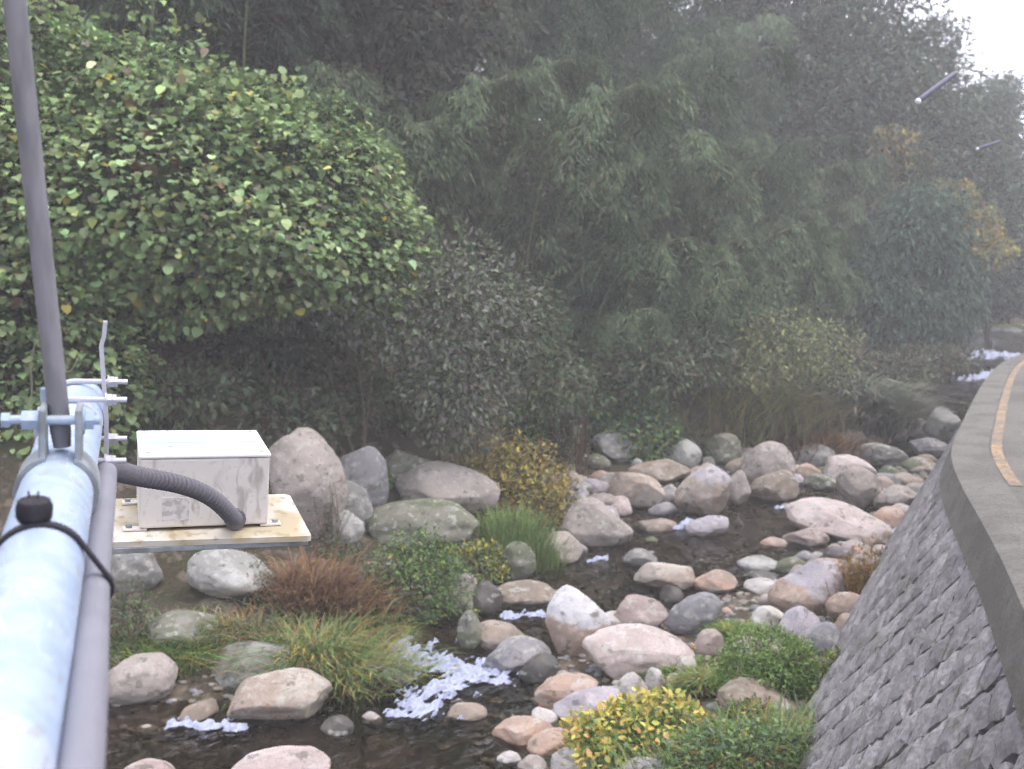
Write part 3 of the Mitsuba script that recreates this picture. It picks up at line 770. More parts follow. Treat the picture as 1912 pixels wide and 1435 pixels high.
GREEN, LIGHT, YELLOW = (0.12, 0.20, 0.07), (0.22, 0.33, 0.11), (0.50, 0.42, 0.10)
STRAW, RUST, RED, DULL = (0.36, 0.30, 0.17), (0.28, 0.16, 0.07), (0.26, 0.16, 0.115), (0.15, 0.17, 0.12)
ORANGE, BROWN, PALE = (0.50, 0.20, 0.06), (0.14, 0.09, 0.06), (0.30, 0.29, 0.22)


def blades(rng, o, w, h, n, palette, weights, width=0.012, lean=0.5, bend=0.6, deep=0.7):
    """Grass: each blade three bent pieces, wide at the foot and pointed."""
    o = np.asarray(o, float)
    q = rng.normal(0, 0.27, (n, 2)) * [w, w * deep]
    base = np.column_stack([o[0] + q[:, 0], o[1] + q[:, 1], np.zeros(n)])
    base[:, 2] = np.maximum(ground_z(base[:, 0], base[:, 1]) - 0.02, o[2] - 0.1)
    ht = h * rng.uniform(0.45, 1.0, n) * np.exp(-(q[:, 0] / w) ** 2)
    a = rng.uniform(0, 2 * math.pi, n)
    d = np.column_stack([np.cos(a), np.sin(a), np.zeros(n)]) + np.column_stack([q, np.zeros(n)]) / w
    side = unit(np.cross(d, [0, 0, 1]))
    s = (lean * rng.uniform(0.2, 1, n))[:, None]
    pts = [base]
    for t in (0.4, 0.75, 1.0):
        pts.append(base + d * s * (ht * t)[:, None] + np.column_stack([np.zeros((n, 2)), ht * (t - bend * 0.5 * t ** 3)]) + d * (bend * ht * 0.5 * t ** 2)[:, None])
    wd = width * rng.uniform(0.7, 1.3, n)[:, None]
    v = np.stack([pts[0] - side * wd / 2, pts[0] + side * wd / 2, pts[1] - side * wd / 2, pts[1] + side * wd / 2, pts[2] - side * wd * 0.35, pts[2] + side * wd * 0.35, pts[3]], 1)
    return v, [(0, 1, 3), (0, 3, 2), (2, 3, 5), (2, 5, 4), (4, 5, 6)], tones(rng, n, palette, weights)


def bushy(rng, o, w, h, n, size, palette, weights, kind="oval", up=0.5, deep=0.7, shell=0.55, ratio=0.6):
    """Small leaves through a low dome."""
    d = rand_dirs(rng, n)
    d[:, 2] = np.abs(d[:, 2])
    rad = rng.uniform(shell, 1, n)[:, None] * (0.75 + 0.5 * meshkit.fbm(d * 2.5 + o[0] * 3, 2)[:, None])
    p = d * rad * [w / 2, w / 2 * deep, h] + np.asarray(o)
    p[:, 2] = np.maximum(p[:, 2], ground_z(p[:, 0], p[:, 1]) + 0.01)
    along = unit(d + rand_dirs(rng, n) * 1.2 + [0, 0, -0.25])
    nrm = unit(d * 0.6 + [0, 0, up] + rand_dirs(rng, n) * 0.6)
    L = size * rng.uniform(0.6, 1.25, n)
    v, tri = leaves(p, along, nrm, L, L * ratio, kind)
    return v, tri, tones(rng, n, palette, weights)


def twigs(rng, o, w, h, n, colour, parent, name="stem"):
    c = Cards()
    m = []
    for k in range(n):
        a = rng.uniform(0, 6.28)
        e = np.array(o) + [math.cos(a) * w * 0.4 * rng.random(), math.sin(a) * w * 0.3 * rng.random(), h * rng.uniform(0.5, 1)]
        mid = (np.array(o) + e) / 2 + rng.normal(0, 0.05 * w, 3)
        m.append(tube(curve([np.array(o) - [0, 0, 0.08], mid, e], 6), np.linspace(0.008, 0.003, 6), 5))
    t = join(m)
    return put(name, t, "stem", parent, color=np.tile(colour, (len(t.vertices), 1)))


KIND = {  # category, name
    "red_grass": ("grass", "grass_clump"), "mix_grass": ("grass", "grass_clump"), "dry_grass": ("grass", "grass_clump"), "herb": ("plant", "leafy_plant"), "herb_yellow": ("plant", "leafy_plant"),
    "tall_grass": ("grass", "grass_clump"), "green_grass": ("grass", "grass_clump"), "dull_herb": ("plant", "leafy_plant"), "dry_herb": ("plant", "dead_weed"), "cushion": ("bush", "cushion_bush"),
    "rusty_bush": ("bush", "rusty_bush"), "wall_weed": ("plant", "leafy_plant"), "low_herb": ("plant", "leafy_plant"), "yellowing": ("bush", "yellowing_bush"), "far_herb": ("plant", "leafy_plant"),
    "arching": ("grass", "grass_clump"), "dry_arch": ("grass", "grass_clump"), "sword": ("grass", "sword_grass"),
}
for i, (kind, x, y, z, w, h, text) in enumerate(PLANTS):
    g = np.random.default_rng(300 + i)
    o = (x, y, z)
    cat, name = KIND[kind]
    t = thing(name, text, cat, f"{cat} along the stream")
    c, extra = Cards(), None
    area = w * max(h, 0.3 * w)
    if kind == "red_grass":
        c.add(*blades(g, o, w, h, int(1300 + 1000 * area), [RED, RUST, STRAW, BROWN], [5, 3, 1, 2], 0.012 + 0.0004 * y, 0.5, 0.7))
    elif kind == "mix_grass":
        c.add(*blades(g, o, w, h, int(1500 + 900 * area), [GREEN, LIGHT, STRAW, RUST, YELLOW], [4, 4, 3, 1, 1], 0.013, 0.6, 0.9))
    elif kind == "dry_grass":
        c.add(*blades(g, o, w, h, 900, [STRAW, RUST, DULL, GREEN], [3, 3, 3, 2], 0.013, 0.5, 0.8))
    elif kind == "tall_grass":
        c.add(*blades(g, o, w, h, 1500, [(0.23, 0.31, 0.12), LIGHT, (0.16, 0.21, 0.10)], [5, 3, 1], 0.014, 0.25, 0.3))
    elif kind == "green_grass":
        c.add(*blades(g, o, w, h, int(500 + 1500 * w), [GREEN, LIGHT, YELLOW], [4, 5, 1], 0.012, 0.5, 0.7))
    elif kind in ("herb", "herb_yellow", "far_herb"):
        pal = {"herb": ([GREEN, LIGHT, DULL, YELLOW], [5, 3, 3, 0.4]), "herb_yellow": ([LIGHT, YELLOW, DULL, RUST], [4, 2, 3, 1]), "far_herb": ([(0.16, 0.26, 0.15), LIGHT, DULL, YELLOW], [5, 3, 3, 0.7])}[kind]
        c.add(*bushy(g, o, w, h, int((900 + 1000 * area) * (1.9 if kind != "far_herb" else 1.3)), (0.042 + 0.0012 * y) if kind != "far_herb" else 0.06 + 0.0025 * y, *pal, kind="oval"))
        extra = 9
    elif kind == "dull_herb":
        c.add(*bushy(g, o, w, h, int(700 + 700 * area), 0.05 + 0.001 * y, [DULL, (0.14, 0.15, 0.11), BROWN, GREEN], [5, 3, 2, 2], kind="long", ratio=0.35))
        extra = 12
    elif kind == "dry_herb":
        c.add(*bushy(g, o, w, h, int(350 + 300 * area), 0.05, [(0.19, 0.16, 0.13), DULL, BROWN, ORANGE], [5, 4, 3, 0.5], kind="long", ratio=0.4, shell=0.2))
        extra = 22
    elif kind == "cushion":
        c.add(*blades(g, o, w * 0.6, h * 0.95, 900, [LIGHT, (0.13, 0.24, 0.05), GREEN], [5, 5, 2], 0.010, 0.8, 0.5))
        c.add(*bushy(g, o, w * 1.1, h * 1.15, 5200, 0.05, [(0.27, 0.39, 0.14), (0.20, 0.30, 0.10), GREEN, RUST], [5, 5, 2, 0.3], kind="long", ratio=0.35, shell=0.8))
        extra = 8
    elif kind == "rusty_bush":
        c.add(*bushy(g, o, w, h, 2600, 0.06, [(0.27, 0.15, 0.06), RUST, (0.24, 0.19, 0.06), BROWN], [4, 4, 3, 2], kind="long", ratio=0.3, shell=0.3))
        c.add(*blades(g, o, w, h, 900, [(0.27, 0.15, 0.06), (0.24, 0.19, 0.06), RUST], [3, 3, 2], 0.01, 0.4, 0.4))
        extra = 14
    elif kind == "wall_weed":
        c.add(*bushy(g, o, w, h, 1300, 0.06, [LIGHT, YELLOW, DULL, RUST], [4, 2, 3, 1], kind="oval", shell=0.3))
        c.add(*blades(g, o, w, h, 500, [LIGHT, STRAW, DULL], [3, 2, 2], 0.01, 0.3, 0.4))
        extra = 8
    elif kind == "low_herb":
        c.add(*bushy(g, o, w, h * 1.0, int(7000 * min(1, w)), 0.048, [(0.20, 0.30, 0.13), (0.28, 0.39, 0.17), (0.22, 0.30, 0.20), YELLOW, ORANGE], [5, 4, 4, 0.7, 0.4], kind="oval", shell=0.05, deep=0.5))
        c.add(*blades(g, o, w * 1.1, h * 1.5, 1500, [GREEN, LIGHT, DULL, STRAW], [3, 3, 2, 1], 0.011, 0.5, 0.7, deep=0.4))
        extra = 10
    elif kind == "yellowing":
        c.add(*bushy(g, o, w, h, int(4200 + 1500 * area), 0.075, [(0.46, 0.38, 0.12), (0.30, 0.27, 0.10), DULL, RUST, YELLOW], [4, 4, 4, 2, 2], kind="oval", shell=0.3))
        extra = 14
    elif kind == "arching":
        c.add(*blades(g, o, w * 1.1, h * 1.15, 5200, [(0.27, 0.29, 0.13), STRAW, DULL, YELLOW], [5, 1.5, 4, 0.4], 0.024, 0.6, 0.65))
    elif kind == "dry_arch":
        c.add(*blades(g, o, w * 1.1, h * 1.1, 3200, [(0.30, 0.25, 0.19), DULL, STRAW], [4, 3, 2], 0.022, 0.5, 0.55))
    elif kind == "sword":
        c.add(*blades(g, o, w, h * 1.3, 1100, [(0.19, 0.22, 0.18), DULL, (0.32, 0.32, 0.25)], [4, 3, 2], 0.05, 0.5, 1.0))
    k = c.build("foliage" if cat != "grass" else "blades", "leaf", t)
    labels[k] = {"kind": "stuff"}
    if extra:
        twigs(g, o, w, h * 0.8, extra, (0.12, 0.10, 0.07), t)

# the bright yellow-leaved bush, its leaves big enough to tell apart
g = np.random.default_rng(77)
o = np.array((1.063, 8.401, 0.079))
t = thing("yellow_bush", "bright yellow-leaved bush in front of the pale stones at the bottom of the gravel bar", "bush", "bush along the stream")
c = Cards()
v, tri, col = bushy(g, o + [0.1, 0.08, 0], 1.5, 0.49, 2100, 0.075, [(0.15, 0.26, 0.08), LIGHT, (0.40, 0.42, 0.11)], [4, 5, 2], kind="oval", shell=0.35, deep=0.6)
c.add(v, tri, col)
k = c.build("foliage", "leaf", t)
labels[k] = {"kind": "stuff"}
v, tri, col = bushy(g, o + [0.06, 0.03, 0], 1.5, 0.56, 1500, 0.07, [(0.74, 0.62, 0.18), (0.58, 0.55, 0.16), (0.72, 0.50, 0.20), LIGHT], [5, 4, 1.5, 1.5], kind="oval", shell=0.85, deep=0.6)
score = v[:, 0, 0] * -0.35 + v[:, 0, 2] * 2.2 - 0.3 * v[:, 0, 1]
order = np.argsort(-score)
c = Cards()
c.add(v[order[300:]], tri, col[order[300:]])
labels[c.build("inner_leaves", "leaf", t)] = {"kind": "stuff"}
for i in order[:300]:
    put("leaf", (v[i], np.array(tri)), "leaf", t, color=np.clip(np.tile(col[i], (len(v[i]), 1)), 0, 0.9))
twigs(g, o, 1.1, 0.34, 16, (0.14, 0.12, 0.06), t)

# orange leaves that have fallen on the bar
n = 420
x, y = g.uniform(-0.5, 6, n), g.uniform(7.5, 17, n)
l, r = stream_distance(x, y)
w = -side_of(WALL_TOP, x, y)
keep = (r > 0.1) & (w < -1.1)
p = np.column_stack([x, y, ground_z(x, y) + 0.05])[keep]
c = Cards()
v, tri = leaves(p, rand_dirs(g, len(p)) * [1, 1, 0.2], rand_dirs(g, len(p)) * 0.4 + [0, 0, 1], 0.06, 0.045, "oval")
c.add(v, tri, tones(g, len(p), [ORANGE, RUST, YELLOW, BROWN], [3, 3, 1, 3]))
tag(c.build("fallen_leaves", "leaf"), "scattered orange and brown fallen leaves on the gravel bar", "leaves", kind="stuff")

# ---------------------------------------------------------------- the vine thicket and the dark shrubs below it
def blobs_surface(rng, blobs, n, lo, hi, rough=0.28):
    """Points in the outer layer of a group of ellipsoids, with their outward directions."""
    b = np.array(blobs, float)
    area = b[:, 3] * b[:, 4] + b[:, 4] * b[:, 5] + b[:, 3] * b[:, 5]
    k = rng.choice(len(b), n, p=area / area.sum())
    d = rand_dirs(rng, n)
    rad = rng.uniform(lo, hi, n) * (1 + rough * 2 * (meshkit.fbm(d * 2.2 + b[k, :3] * 0.7, 3) - 0.5))
    p = b[k, :3] + d * rad[:, None] * b[k, 3:]
    nrm = unit(d / b[k, 3:])
    inner = np.zeros(n, bool)
    for j in range(len(b)):
        q = np.linalg.norm((p - b[j, :3]) / b[j, 3:], axis=1)
        inner |= (j != k) & (q < lo * 0.92)
    return p[~inner], nrm[~inner]


VINE0 = [(-6.7, 12.2, 5.3, 2.6, 1.9, 1.85), (-4.3, 12.4, 5.15, 2.1, 1.8, 1.45), (-2.85, 12.9, 5.05, 1.35, 1.6, 1.3), (-1.95, 13.3, 4.5, 0.85, 1.2, 0.9), (-6.6, 11.6, 3.5, 2.35, 1.1, 1.55), (-3.6, 12.6, 4.5, 1.9, 1.5, 1.0), (-5.6, 12.0, 6.85, 0.6, 0.5, 0.45), (-4.5, 12.2, 6.45, 0.5, 0.5, 0.4), (-3.2, 12.6, 6.2, 0.6, 0.5, 0.35), (-1.9, 13.0, 5.5, 0.5, 0.5, 0.4), (-4.9, 11.7, 3.0, 0.9, 0.7, 0.9)]
VINE = [tuple((EYE + (np.array(b[:3]) - EYE) * 1.2).tolist()) + tuple(1.2 * q for q in b[3:]) for b in VINE0]
g = np.random.default_rng(21)
vine = thing("vine_thicket", "great mound of broad-leaved green vines covering the bank on the left, a few leaves yellow", "vine")
pal = [(0.25, 0.35, 0.16), (0.34, 0.45, 0.22), (0.17, 0.24, 0.12), (0.50, 0.43, 0.11), (0.38, 0.43, 0.17), (0.22, 0.20, 0.15)]
p, nrm = blobs_surface(g, VINE, 58000, 0.78, 1.06, 0.48)
n = len(p)
hang = unit(np.column_stack([nrm[:, :2], nrm[:, 2] * 0.4 - 0.35]) + rand_dirs(g, n) * 0.6)
face = unit(nrm * 0.40 + [0, 0, 0.85] + rand_dirs(g, n) * 0.36)
L = 0.093 * np.exp(np.clip(g.normal(0, 0.33, n), -0.8, 0.5))
v, tri = leaves(p, hang, face, L, L * g.uniform(0.7, 1.05, n), "round")
v[:, 4] -= (v[:, 4] - v[:, 0]) * g.uniform(0, 0.3, (n, 1)) + np.column_stack([np.zeros((n, 2)), L * g.uniform(-0.1, 0.35, n)])
col = tones(g, n, pal, [6, 5, 3, 0.22, 1.2, 0.7], 0.26)
facing = (nrm * unit(EYE - p)).sum(1) - 0.15 * np.linalg.norm(p - EYE, axis=1)
shown = np.argsort(-facing)
shown = shown[(p[shown, 0] > -6.2)][:1600:2]
pick = g.permutation(shown)[:300]
rest = np.setdiff1d(np.arange(n), pick)
c = Cards()
c.add(v[rest], tri, col[rest])
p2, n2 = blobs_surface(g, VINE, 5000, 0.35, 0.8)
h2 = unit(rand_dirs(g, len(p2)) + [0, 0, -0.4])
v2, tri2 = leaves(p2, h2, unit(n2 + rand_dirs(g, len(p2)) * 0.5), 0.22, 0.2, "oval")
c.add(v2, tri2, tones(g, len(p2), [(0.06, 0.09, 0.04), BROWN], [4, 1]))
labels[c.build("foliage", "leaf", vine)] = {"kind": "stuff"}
for i in pick:
    put("leaf", (v[i], np.array(tri)), "leaf", vine, color=np.clip(np.tile(col[i], (len(v[i]), 1)), 0, 0.9))
m = []
for k in range(9):
    b = VINE[g.integers(len(VINE))]
    e = np.array(b[:3]) + rand_dirs(g, 1)[0] * np.array(b[3:]) * 0.75
    s = np.array([e[0] + g.normal(0, 0.6), 18.2 + g.normal(0, 0.6), 0])
    s[2] = float(ground_z(s[0], s[1])) - 0.1
    m.append(tube(curve([s, (s + e) / 2 + g.normal(0, 0.35, 3), e], 10), np.linspace(0.045, 0.012, 10), 6))
put("stem", join(m), "bark", vine)


def shrub(name, text, blobs, n, size, palette, weights, seed, kind="oval", droop=0.5, ratio=0.55, category="shrub", group="shrubs on the banks", rough=0.35, lo=0.45, away=1.0, on_ground=False):
    g = np.random.default_rng(seed)
    t = thing(name, text, category, group)
    if on_ground:
        blobs = [(*b[:2], float(ground_z(np.array(b[0]), np.array(b[1]))) + 0.3 * b[5], *b[3:]) for b in blobs]
    if away != 1:
        blobs = [tuple((EYE + (np.array(b[:3]) - EYE) * away).tolist()) + tuple(away * q for q in b[3:]) for b in blobs]
    p, nrm = blobs_surface(g, blobs, n, lo, 1.05, rough)
    along = unit(nrm + rand_dirs(g, len(p)) * 0.9 + [0, 0, -droop])
    face = unit(nrm * 0.6 + [0, 0, 0.5] + rand_dirs(g, len(p)) * 0.7)
    L = size * g.uniform(0.6, 1.3, len(p))
    v, tri = leaves(p, along, face, L, L * ratio, kind)
    c = Cards()
    c.add(v, tri, tones(g, len(p), palette, weights, 0.25))
    labels[c.build("foliage", "leaf", t)] = {"kind": "stuff"}
    m = []
    b = np.array(blobs)
    foot = b[np.argmin(b[:, 2]), :3].copy()
    foot[2] = float(ground_z(foot[0], foot[1])) - 0.1
    for k in range(3):
        q = b[g.integers(len(b))]
        e = q[:3] + rand_dirs(g, 1)[0] * q[3:] * 0.8
        s = foot + [g.normal(0, 0.12), g.normal(0, 0.12), 0]
        m.append(tube(curve([s, (s + e) / 2 + g.normal(0, 0.15, 3), e], 8), np.linspace(0.022, 0.006, 8), 5))
    put("branch", join(m), "bark", t)
    return t


DARK = [(0.16, 0.165, 0.14), (0.23, 0.235, 0.205), (0.11, 0.13, 0.085), (0.16, 0.21, 0.12)]
shrub("dark_shrub", "dull grey-leaved shrub hanging below the right end of the vine thicket", [(-1.0, 13.8, 3.75, 1.15, 1.1, 1.05), (-0.75, 13.9, 2.75, 0.85, 0.9, 0.9), (-0.4, 14.2, 3.6, 0.8, 0.9, 0.95)], 6500, 0.10, DARK, [5, 4, 3, 2], 31, away=1.16)
shrub("dark_shrub", "dull brownish shrub under the middle of the vine thicket above the hollow", [(-2.9, 13.3, 4.0, 1.5, 1.0, 0.6), (-1.9, 13.5, 3.9, 0.8, 0.9, 0.7)], 3200, 0.10, DARK, [6, 4, 3, 2], 32, away=1.16)
shrub("dark_shrub", "green leafy shrub stepping down to the right of the grey-leaved one", [(0.15, 14.8, 3.55, 0.6, 0.8, 0.75), (0.35, 15.1, 2.75, 0.7, 0.8, 0.75), (0.85, 15.8, 2.5, 0.55, 0.6, 0.55)], 4200, 0.10, [(0.10, 0.13, 0.08), (0.13, 0.18, 0.10), DULL, (0.09, 0.08, 0.06)], [4, 3, 4, 2], 33, away=1.16)
shrub("dark_shrub", "brown shaded tangle at the back of the dark hollow", [(-4.0, 19.6, 3.4, 2.2, 0.8, 1.2), (-6.8, 18.6, 3.4, 2.2, 0.8, 1.3), (-1.8, 19.8, 3.6, 1.5, 0.8, 1.3)], 7000, 0.15, [(0.11, 0.095, 0.07), (0.09, 0.11, 0.07)], [3, 2], 34)
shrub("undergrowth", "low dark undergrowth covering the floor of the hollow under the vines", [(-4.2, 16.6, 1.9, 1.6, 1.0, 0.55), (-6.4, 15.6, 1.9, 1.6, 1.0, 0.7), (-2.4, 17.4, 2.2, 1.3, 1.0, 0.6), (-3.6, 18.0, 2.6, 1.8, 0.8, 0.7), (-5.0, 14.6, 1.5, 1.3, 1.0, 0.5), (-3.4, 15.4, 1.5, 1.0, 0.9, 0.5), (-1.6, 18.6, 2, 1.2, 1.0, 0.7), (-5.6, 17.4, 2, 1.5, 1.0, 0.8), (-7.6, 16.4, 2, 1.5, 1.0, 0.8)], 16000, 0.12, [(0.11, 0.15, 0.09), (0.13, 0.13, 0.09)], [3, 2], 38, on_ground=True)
shrub("olive_shrub", "olive green shrub with pale twig tips on the upstream bank", [(5.5, 21.6, 2.9, 1.1, 0.9, 0.75), (6.6, 22.4, 2.7, 0.9, 0.9, 0.7), (4.8, 21.5, 2.3, 0.9, 0.8, 0.5)], 5200, 0.11, [(0.20, 0.22, 0.13), (0.26, 0.28, 0.16), DULL, (0.38, 0.39, 0.15)], [5, 3, 3, 1.0], 35, kind="long", ratio=0.4)
shrub("olive_shrub", "low dull green shrub left of the arching yellow-green grass", [(2.6, 20.0, 2.5, 0.9, 0.7, 0.6), (3.6, 20.9, 2.6, 0.8, 0.7, 0.6)], 3200, 0.12, [DULL, (0.10, 0.13, 0.08), BROWN], [5, 4, 1], 36)
shrub("olive_shrub", "dull brown-green brush on the bank below the weeping tree", [(9.0, 25.6, 1.9, 1.5, 0.9, 0.5), (11.5, 29.0, 2.0, 1.6, 0.9, 0.5), (7.2, 23.8, 1.7, 0.9, 0.7, 0.5)], 4200, 0.13, [DULL, (0.12, 0.10, 0.08), (0.10, 0.12, 0.07)], [5, 4, 3], 37)

# bare climbing stems with small white flowers at the end of the yellowing bush
g = np.random.default_rng(41)
o = np.array((1.036, 18.939, 0.69))
t = thing("climbing_stem", "brown hanging stems with a few tiny white flowers on the far bank", "plant")
m = []
for k in range(34):
    s = o + [g.normal(0, 0.16), g.normal(0, 0.12), -0.05]
    m.append(tube(curve([s, s + [g.normal(0, 0.08), g.normal(0, 0.05), 0.8], s + [g.normal(0.02, 0.14), g.normal(0.1, 0.1), g.uniform(1.3, 1.9)]], 8), np.linspace(0.018, 0.008, 8), 5))
mm = join(m)
put("stem", mm, "stem", t, color=np.tile((0.14, 0.085, 0.07), (len(mm.vertices), 1)))
c = Cards()
for k in range(14):
    q = o + [g.normal(-0.12, 0.2), -0.25 + g.normal(0, 0.05), g.uniform(0.1, 1.3)]
    for a in range(5):
        d = np.array([[math.cos(a * 1.257), -0.3, math.sin(a * 1.257)]])
        v, tri = leaves(q[None], d, np.array([[0, -1.0, 0.2]]), 0.03, 0.022, "oval")
        c.add(v, tri, np.array([[0.75, 0.72, 0.70]]))
labels[c.build("flower", "leaf", t)] = {"kind": "stuff", "label": "tiny white flowers"}

# ---------------------------------------------------------------- bamboo grove
def bamboo_meshes(seed, height, reach, sprays, per, tint):
    """A culm that bows over at the top; leafy sprays hang from its nodes, each a fan of narrow leaves."""
    g = np.random.default_rng(seed)
    u = np.linspace(0, 1, 26)
    zc = height * (u - 0.80 * np.clip(u - 0.45, 0, 1) ** 2)
    path = np.column_stack([reach * u ** 2.4, 0.12 * np.sin(u * 5 + seed), zc])
    culm = [tube(path, np.linspace(0.04, 0.007, 26), 6)]
    c = Cards()
    for k in range(sprays):
        s = 0.16 + 0.84 * ((k + g.random()) / sprays) ** 0.85
        b = np.array([np.interp(s, u, path[:, i]) for i in range(3)])
        ln = (0.35 + 1.05 * math.sin(math.pi * min(1, 0.16 + 0.84 * (1 - s)))) * g.uniform(0.7, 1.25)
        a = g.uniform(0, 6.28)
        d = np.array([math.cos(a), math.sin(a), 0.35])
        br = curve([b, b + d * ln * 0.5, b + d * ln * [1, 1, 0.1] - [0, 0, 0.55 * ln]], 7)
        culm.append(tube(br, np.linspace(0.008, 0.003, 7), 3, caps=False))
        n = per
        w = g.uniform(0.25, 1.05, n) ** 0.7
        out = d * [1, 1, 0]
        cross = np.array([-out[1], out[0], 0])
        fan = g.normal(0, 0.17, n)
        p = np.column_stack([np.interp(w, np.linspace(0, 1, 7), br[:, i]) for i in range(3)]) + cross * fan[:, None] + np.column_stack([np.zeros((n, 2)), -1.6 * fan ** 2 + g.normal(0, 0.05, n)])
        along = unit(out * g.uniform(0.2, 0.9, (n, 1)) + cross * fan[:, None] * 2.2 + rand_dirs(g, n) * 0.3 + np.column_stack([np.zeros((n, 2)), -g.uniform(0.3, 1.1, n)]))
        nr = unit(out * 0.35 + [0, 0, 1.0] + rand_dirs(g, n) * 0.45)
        L = g.uniform(0.14, 0.27, n)
        v, tri = leaves(p, along, nr, L, 0.036, "long")
        tone = np.array(tint) * math.exp(g.normal(0, 0.12))
        c.add(v, tri, tones(g, n, [(0.100, 0.145, 0.092), (0.140, 0.190, 0.122), (0.078, 0.112, 0.076), (0.23, 0.23, 0.15)], [5, 3, 3, 0.4], 0.16) * tone)
    return join(culm), c


BAMBOO = []
for k, (hh, reach, tint) in enumerate(((9.5, 3.0, (1, 1, 1)), (8.5, 3.8, (1.4, 1.35, 1.3)), (10.5, 2.6, (0.7, 0.74, 0.76)), (7.0, 3.4, (0.95, 0.9, 0.92)), (6.0, 2.8, (1.35, 1.28, 1.2)), (9.0, 2.2, (0.8, 0.84, 0.86)), (4.6, 2.4, (1.05, 1.02, 0.95)))):
    culm, c = bamboo_meshes(600 + k, hh, reach, int(22 + 2.6 * hh), 140, tint)
    m, col = c.mesh()
    scene[f"bamboo_kind_{k}"] = {"type": "shapegroup", "culm": mikit.ply(culm, "bamboo_skin"), "foliage": mikit.ply(m, "leaf", color=col)}
    BAMBOO.append(hh)


def plant_bamboo(k, x, y, turn, size, text, group):
    key = thing("bamboo", text, "bamboo", group)
    z = float(ground_z(np.array(x), np.array(y))) - 0.1
    scene[key] = {"type": "instance", "to_world": T().translate([x, y, z]).rotate([0, 0, 1], math.degrees(turn)).scale([size] * 3), "group": {"type": "ref", "id": f"bamboo_kind_{k}"}}


g = np.random.default_rng(52)
seg = np.diff(LEFT_EDGE, axis=0)
spots = []
tries = 0
while len(spots) < 190 and tries < 20000:
    tries += 1
    y = g.uniform(14, 62)
    x = g.uniform(-26, 36)
    d = float(side_of(LEFT_EDGE, np.array(x), np.array(y)))
    if d < 4.4 or d > 32 or x < -9 - 0.25 * (y - 14) or x > 0.62 * y:
        continue
    if x < 0.4 and y < 18.5 and d < 9:
        continue
    gap = 1.0 + 0.055 * d
    if any((x - a) ** 2 + (y - b) ** 2 < gap ** 2 for a, b, _ in spots):
        continue
    spots.append((x, y, d))
low = []
while len(low) < 46:
    y = g.uniform(19, 44)
    x = g.uniform(1, 20)
    d = float(side_of(LEFT_EDGE, np.array(x), np.array(y)))
    if 2.6 < d < 6.5 and x < 0.42 * y and all((x - a) ** 2 + (y - b) ** 2 < 400 and (x - a) ** 2 + (y - b) ** 2 > 0.9 for a, b, _ in low):
        low.append((x, y, d))
for x, y, d in low:
    plant_bamboo(int(g.choice([4, 6, 6])), x, y, math.atan2(-0.75, 0.55) + g.normal(0, 0.9), g.uniform(0.55, 0.85), "low bush of drooping bamboo leaves at the foot of the hillside grove", "low bamboo at the foot of the grove")
for i, (x, y, d) in enumerate(spots):
    down = math.atan2(-0.75, 0.55)
    k = int(g.choice([3, 4, 6])) if d < 7 else int(g.integers(0, 6))
    plant_bamboo(k, x, y, down + g.normal(0, 0.55), g.uniform(0.85, 1.2), "tall grey-green bamboo arching out of the hillside grove with drooping feathery leaves", "bamboo in the hillside grove")

# ---------------------------------------------------------------- trees
def tree(name, text, x, y, height, blobs, n, size, palette, weights, seed, kind="oval", droop=0.3, ratio=0.5, category="tree", group="trees at the edge of the grove", lo=0.35, lean=(0, 0)):
    g = np.random.default_rng(seed)
    t = thing(name, text, category, group)
    z = float(ground_z(np.array(x), np.array(y))) - 0.15
    foot = np.array([x, y, z])
    b = np.array(blobs, float)
    b[:, :3] += foot
    top = foot + [lean[0], lean[1], height * 0.8]
    trunk = curve([foot, foot * 0.5 + top * 0.5 + g.normal(0, 0.15, 3), top], 14)
    put("trunk", tube(trunk, np.linspace(0.022 * height, 0.006 * height, 14), 9), "bark", t, smooth=True)
    m = []
    for q in b:
        for k in range(5):
            s = trunk[g.integers(4, 13)]
            e = q[:3] + rand_dirs(g, 1)[0] * q[3:] * g.uniform(0.4, 0.95)
            m.append(tube(curve([s, (s + e) / 2 + [0, 0, 0.12 * np.linalg.norm(e - s)], e], 8), np.linspace(0.008 * height, 0.0015 * height, 8), 5))
    put("limb", join(m), "bark", t)
    p, nrm = blobs_surface(g, b, n, lo, 1.08, 0.45)
    along = unit(nrm * 0.7 + rand_dirs(g, len(p)) * 0.8 + [0, 0, -droop])
    face = unit(nrm * 0.4 + [0, 0, 0.6] + rand_dirs(g, len(p)) * 0.7)
    L = size * g.uniform(0.6, 1.3, len(p))
    v, tri = leaves(p, along, face, L, L * ratio, kind)
    c = Cards()
    c.add(v, tri, tones(g, len(p), palette, weights, 0.25))
    labels[c.build("crown", "leaf", t)] = {"kind": "stuff"}
    return t


